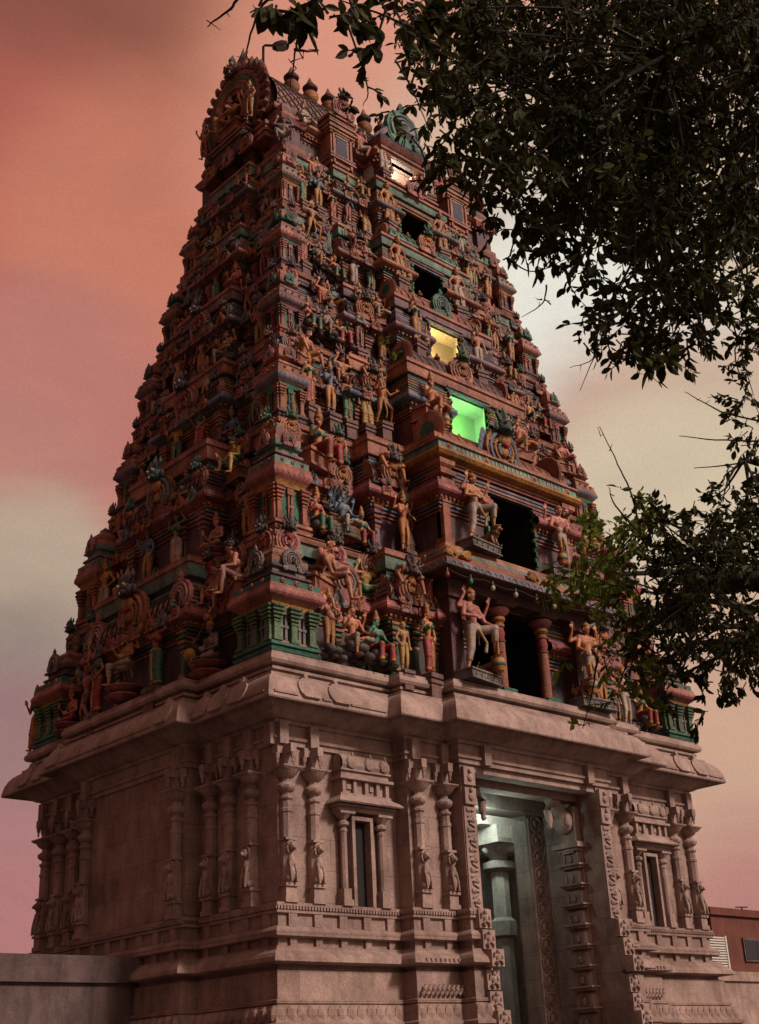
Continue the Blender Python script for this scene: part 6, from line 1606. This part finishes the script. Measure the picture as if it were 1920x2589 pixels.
# the red-brown building at the right, beyond the temple
def bld(x0, x1, y0, y1, h):
    b = empty('neighbouring_building', ((x0+x1)/2, (y0+y1)/2, 0)); O = -b.location
    q = MB(); q.box(x0, x1, y0, y1, 0, h); q.box(x0-.15, x1+.15, y0-.15, y1+.15, h, h+.35); q.box(x0-.05, x1+.05, y0-.06, y1+.05, h*.55, h*.58)
    o = q.build('wall', M_BRICK, b); o.location = O
    for zz, zh in ((h-2.0, .9), (h*.28, 1.5)):
        for i in range(4):
            x = x0+2.5+i*4.2
            q = MB(); q.box(x-.1, x+2.0, y0-.09, y0+.02, zz-.1, zz+zh+.1); o = q.build('window', M_WALL, b); o.location = O
            q = MB(); q.box(x, x+.92, y0-.11, y0-.02, zz, zz+zh); q.box(x+.98, x+1.9, y0-.11, y0-.02, zz, zz+zh); q.build('pane', M_WIN, o)
    for i in range(3):
        y = y0+2+i*3.3
        q = MB(); q.box(x0-.09, x0+.02, y-.1, y+1.5, h-2.1, h-1.0); o = q.build('window', M_WALL, b); o.location = O
        q = MB(); q.box(x0-.11, x0-.02, y, y+1.4, h-2.0, h-1.1); q.build('pane', M_WIN, o)
    for x, y, a in ((x0+1.2, y0+1.5, 1.7), (x0+6, y0+2, .9), (x0+11, y0+3, 1.1)):
        q = MB(DARK); q.tube([(x, y, h), (x, y, h+a)], .045, 6); q.tube([(x-.55, y, h+a-.05), (x+.55, y, h+a)], .035, 6)
        o = q.build('roof_aerial', M_METAL, b); o.location = O
    return b
BH = 10.
c = D2(1545, 1990, 62)
b = bld(c.x, c.x+30, c.y, c.y+14, c.z)
tag(b, 'red-brown flat-roofed building with aerials, low at the right beyond the stone storey', 'building')
c2 = D2(1548, 2035, 58); s = MB()
for i in range(12): s.box(c2.x-.4, c2.x+.95, c2.y-.05, c2.y+.05, c2.z-.12-i*.11, c2.z-.12-i*.11+.06)
s.box(c2.x-.5, c2.x-.4, c2.y-.08, c2.y+.08, 0, c2.z); s.box(c2.x+.95, c2.x+1.05, c2.y-.08, c2.y+.08, 0, c2.z)
o = s.build('louvre_screen', M_WHITEP, None); tag(o, 'white slatted louvre screen in front of the red-brown building', 'screen')
gq = MB()
for i in range(420):
    p = Vector((lr.uniform(38, 60), lr.uniform(14, 20), 0)); gq.v += [(p.x-.1, p.y, 0), (p.x+.1, p.y, 0), (p.x+lr.uniform(-.2, .2), p.y, lr.uniform(.3, .8))]; gq.face([len(gq.v)-3, len(gq.v)-2, len(gq.v)-1], (.9, 1.2, .6))
o = gq.build('grass', M_LEAF2, None); tag(o, 'strip of green grass beyond the low wall', 'grass', None, 'stuff')
# two flood lamps on bent poles at the top of the tower
def flood(name, base, pts, head_at, hd, label):
    q = MB((.05, .05, .05)); q.tube([Vector(p)-base for p in pts], .045, 8)
    o = q.build(name, M_METAL, None, 60); o.location = base; tag(o, label, 'street lamp', 'flood lamps on the tower top')
    h = MB(); p = Vector(head_at)-base; d = Vector(hd).normalized(); s_ = d.cross(Vector((0, 0, 1))).normalized()
    M = Matrix.Translation(p) @ Matrix((d, s_, d.cross(s_))).transposed().to_4x4()
    h.ring_stack([[M @ Vector((x, y*wd_, z*ht)) for y, z in ((-1, -1), (1, -1), (1, 1), (-1, 1))] for x, wd_, ht in ((-.12, .07, .05), (0, .13, .09), (.22, .17, .10), (.40, .15, .06), (.46, .05, .02))], [None]*5)
    h.build('lamp_head', M_METAL, o, 30)
    gl = MB(); gl.box(.02, .36, -.12, .12, .085, .12, M=M); gl.build('lamp_lens', M_GLASS, o)
xg = 2.9
a = D2(572, 140, 37.5); 
flood('flood_lamp', D2(573, 190, 43.5), [D2(573, 190, 43.5), D2(573, 120, 43.5), D2(573, 101, 43.5), D2(577, 98, 43.5), D2(602, 99, 43.5)], D2(600, 101, 43.5), D2(615, 101, 43.5)-D2(600, 103, 43.5), 'street lamp on a bent pole rising behind the great gable')
flood('flood_lamp', D2(928, 385, 38), [D2(928, 385, 38), D2(924, 345, 38), D2(916, 322, 38), D2(890, 290, 38)], D2(894, 293, 38), D2(868, 280, 38)-D2(890, 290, 38), 'street lamp on a curved pole beside the top dormer arch')

# ------------------------------------------------------------------ sky and sun
W = bpy.data.worlds.new('World'); SC.world = W; W.use_nodes = True; nt = W.node_tree; nt.nodes.clear()
out = nt.nodes.new('ShaderNodeOutputWorld'); bg = nt.nodes.new('ShaderNodeBackground'); nt.links.new(bg.outputs[0], out.inputs[0])
tc = N(nt, 'ShaderNodeTexCoord')
SUN_EL, SUN_AZ = R(35), R(160)      # azimuth measured from +y towards +x
sky = N(nt, 'ShaderNodeTexSky', sky_type='NISHITA'); sky.sun_disc = False; sky.sun_elevation = SUN_EL; sky.sun_rotation = SUN_AZ; sky.dust_density = 6; sky.air_density = 2
sk = N(nt, 'ShaderNodeVectorMath', operation='SCALE', i_Scale=.006); nt.links.new(sky.outputs[0], sk.inputs[0])
# clouds: colours spread over the sky by direction, their edges broken up by noise
nz = N(nt, 'ShaderNodeTexNoise', i_Scale=2.6, i_Detail=5., i_Roughness=.55); mp = N(nt, 'ShaderNodeMapping'); mp.inputs['Scale'].default_value = (1, 1, 3.2)
nt.links.new(tc.outputs['Generated'], mp.inputs[0]); nt.links.new(mp.outputs[0], nz.inputs['Vector'])
sb = N(nt, 'ShaderNodeVectorMath', operation='SUBTRACT'); sb.inputs[1].default_value = (.5, .5, .5); nt.links.new(nz.outputs['Color'], sb.inputs[0])
sc_ = N(nt, 'ShaderNodeVectorMath', operation='SCALE', i_Scale=.10); nt.links.new(sb.outputs[0], sc_.inputs[0])
ad = N(nt, 'ShaderNodeVectorMath', operation='ADD'); nt.links.new(tc.outputs['Generated'], ad.inputs[0]); nt.links.new(sc_.outputs[0], ad.inputs[1])
nrm_ = N(nt, 'ShaderNodeVectorMath', operation='NORMALIZE'); nt.links.new(ad.outputs[0], nrm_.inputs[0])
def srgb(*c): return tuple(((x/255+.055)/1.055)**2.4 if x > 10 else x/255/12.92 for x in c)
col = None
BASE = srgb(132, 86, 74)
BL = SKY_BLOBS = [  # direction, radius in degrees from full to none, colour
 ((.36, .74, .56), 12, 26, srgb(176, 98, 82)), ((.52, .48, .74), 8, 19, srgb(204, 144, 112)), ((.43, .60, .68), 4, 14, srgb(202, 138, 106)), ((.36, .60, .76), 5, 15, srgb(186, 120, 92)), ((.25, .68, .70), 0, 15, srgb(140, 80, 62)), ((.34, .75, .58), 3, 11, srgb(182, 98, 80)), ((.43, .70, .60), 2, 9, srgb(200, 122, 96)), ((.39, .80, .45), 3, 9, srgb(192, 122, 108)), ((.40, .82, .40), 2, 6, srgb(190, 126, 112)),
 ((.43, .838, .315), 4.6, 7.2, srgb(186, 162, 140)), ((.43, .86, .27), 2, 7, srgb(160, 138, 124)), ((.44, .87, .20), 2, 8, srgb(158, 118, 116)), ((.454, .884, .08), 2, 9, srgb(180, 120, 120)),
 ((.577, .505, .642), 5, 14, srgb(222, 150, 124)), ((.62, .47, .60), 2, 9, srgb(222, 168, 142)), ((.70, .50, .50), 6, 17, srgb(214, 188, 160)), ((.69, .51, .505), 3, 9.5, srgb(236, 232, 216)), ((.76, .50, .42), 3, 9, srgb(200, 160, 138)), ((.775, .50, .36), 4, 10, srgb(212, 192, 162)),
 ((.83, .52, .18), 4, 12, srgb(208, 166, 140)), ((.84, .53, .06), 1, 7.5, srgb(190, 132, 122))]
cur = BASE
for d, r1_, r2_, c in BL:
    v = Vector(d).normalized(); dp = N(nt, 'ShaderNodeVectorMath', operation='DOT_PRODUCT'); dp.inputs[1].default_value = v; nt.links.new(nrm_.outputs[0], dp.inputs[0])
    mr = N(nt, 'ShaderNodeMapRange', interpolation_type='SMOOTHERSTEP'); mr.inputs[1].default_value = math.cos(R(r2_)); mr.inputs[2].default_value = math.cos(R(r1_)); nt.links.new(dp.outputs['Value'], mr.inputs[0])
    cur = mixc(nt, mr.outputs[0], cur, c)
# brighter haze low in the south-east, where the hidden sun lights the cloud
v = Vector((math.sin(SUN_AZ)*math.cos(SUN_EL), math.cos(SUN_AZ)*math.cos(SUN_EL), math.sin(SUN_EL)))
dp = N(nt, 'ShaderNodeVectorMath', operation='DOT_PRODUCT'); dp.inputs[1].default_value = v; nt.links.new(tc.outputs['Generated'], dp.inputs[0])
mr = N(nt, 'ShaderNodeMapRange', interpolation_type='SMOOTHERSTEP'); mr.inputs[1].default_value = math.cos(R(60)); mr.inputs[2].default_value = 1.; nt.links.new(dp.outputs['Value'], mr.inputs[0])
cur = mixc(nt, mr.outputs[0], cur, (.95, .62, .48))
# soft streaks and mottling of the cloud deck
mp2 = N(nt, 'ShaderNodeMapping'); mp2.inputs['Scale'].default_value = (1, 1, 2.6); nt.links.new(tc.outputs['Generated'], mp2.inputs[0])
nz2 = N(nt, 'ShaderNodeTexNoise', i_Scale=5., i_Detail=9., i_Roughness=.62, i_Distortion=.6); nt.links.new(mp2.outputs[0], nz2.inputs['Vector'])
rr_ = ramp(nt, nz2.outputs[0], [(.28, (.88, .90, .93)), (.50, (1, 1, 1)), (.72, (1.09, 1.08, 1.05))])
cur = mixc(nt, 1., cur, rr_.outputs[0], 'MULTIPLY')
nz3 = N(nt, 'ShaderNodeTexNoise', i_Scale=900., i_Detail=2.); nt.links.new(tc.outputs['Generated'], nz3.inputs['Vector'])
rr3 = ramp(nt, nz3.outputs[0], [(.3, (.93, .93, .93)), (.7, (1.07, 1.07, 1.07))])
cur = mixc(nt, 1., cur, rr3.outputs[0], 'MULTIPLY')
cur = mixc(nt, 1., cur, (.93, .93, .95), 'MULTIPLY')
fin = N(nt, 'ShaderNodeVectorMath', operation='ADD'); nt.links.new(cur, fin.inputs[0]); nt.links.new(sk.outputs[0], fin.inputs[1])
nt.links.new(fin.outputs[0], bg.inputs[0]); bg.inputs[1].default_value = 1.
sl = bpy.data.lights.new('sun', 'SUN'); sl.energy = 3.1; sl.angle = R(11); sl.color = (1, .84, .74)
so = bpy.data.objects.new('sun', sl); COL.objects.link(so); so.rotation_euler = (-v).to_track_quat('-Z', 'Y').to_euler(); so.location = (0, 0, 60)
SC.view_settings.view_transform = 'Standard'; SC.view_settings.look = 'None'; SC.view_settings.exposure = 0.; SC.view_settings.gamma = 1.

SC.cycles.max_bounces = 5; SC.cycles.diffuse_bounces = 3; SC.cycles.glossy_bounces = 2; SC.cycles.transmission_bounces = 2; SC.cycles.transparent_max_bounces = 2
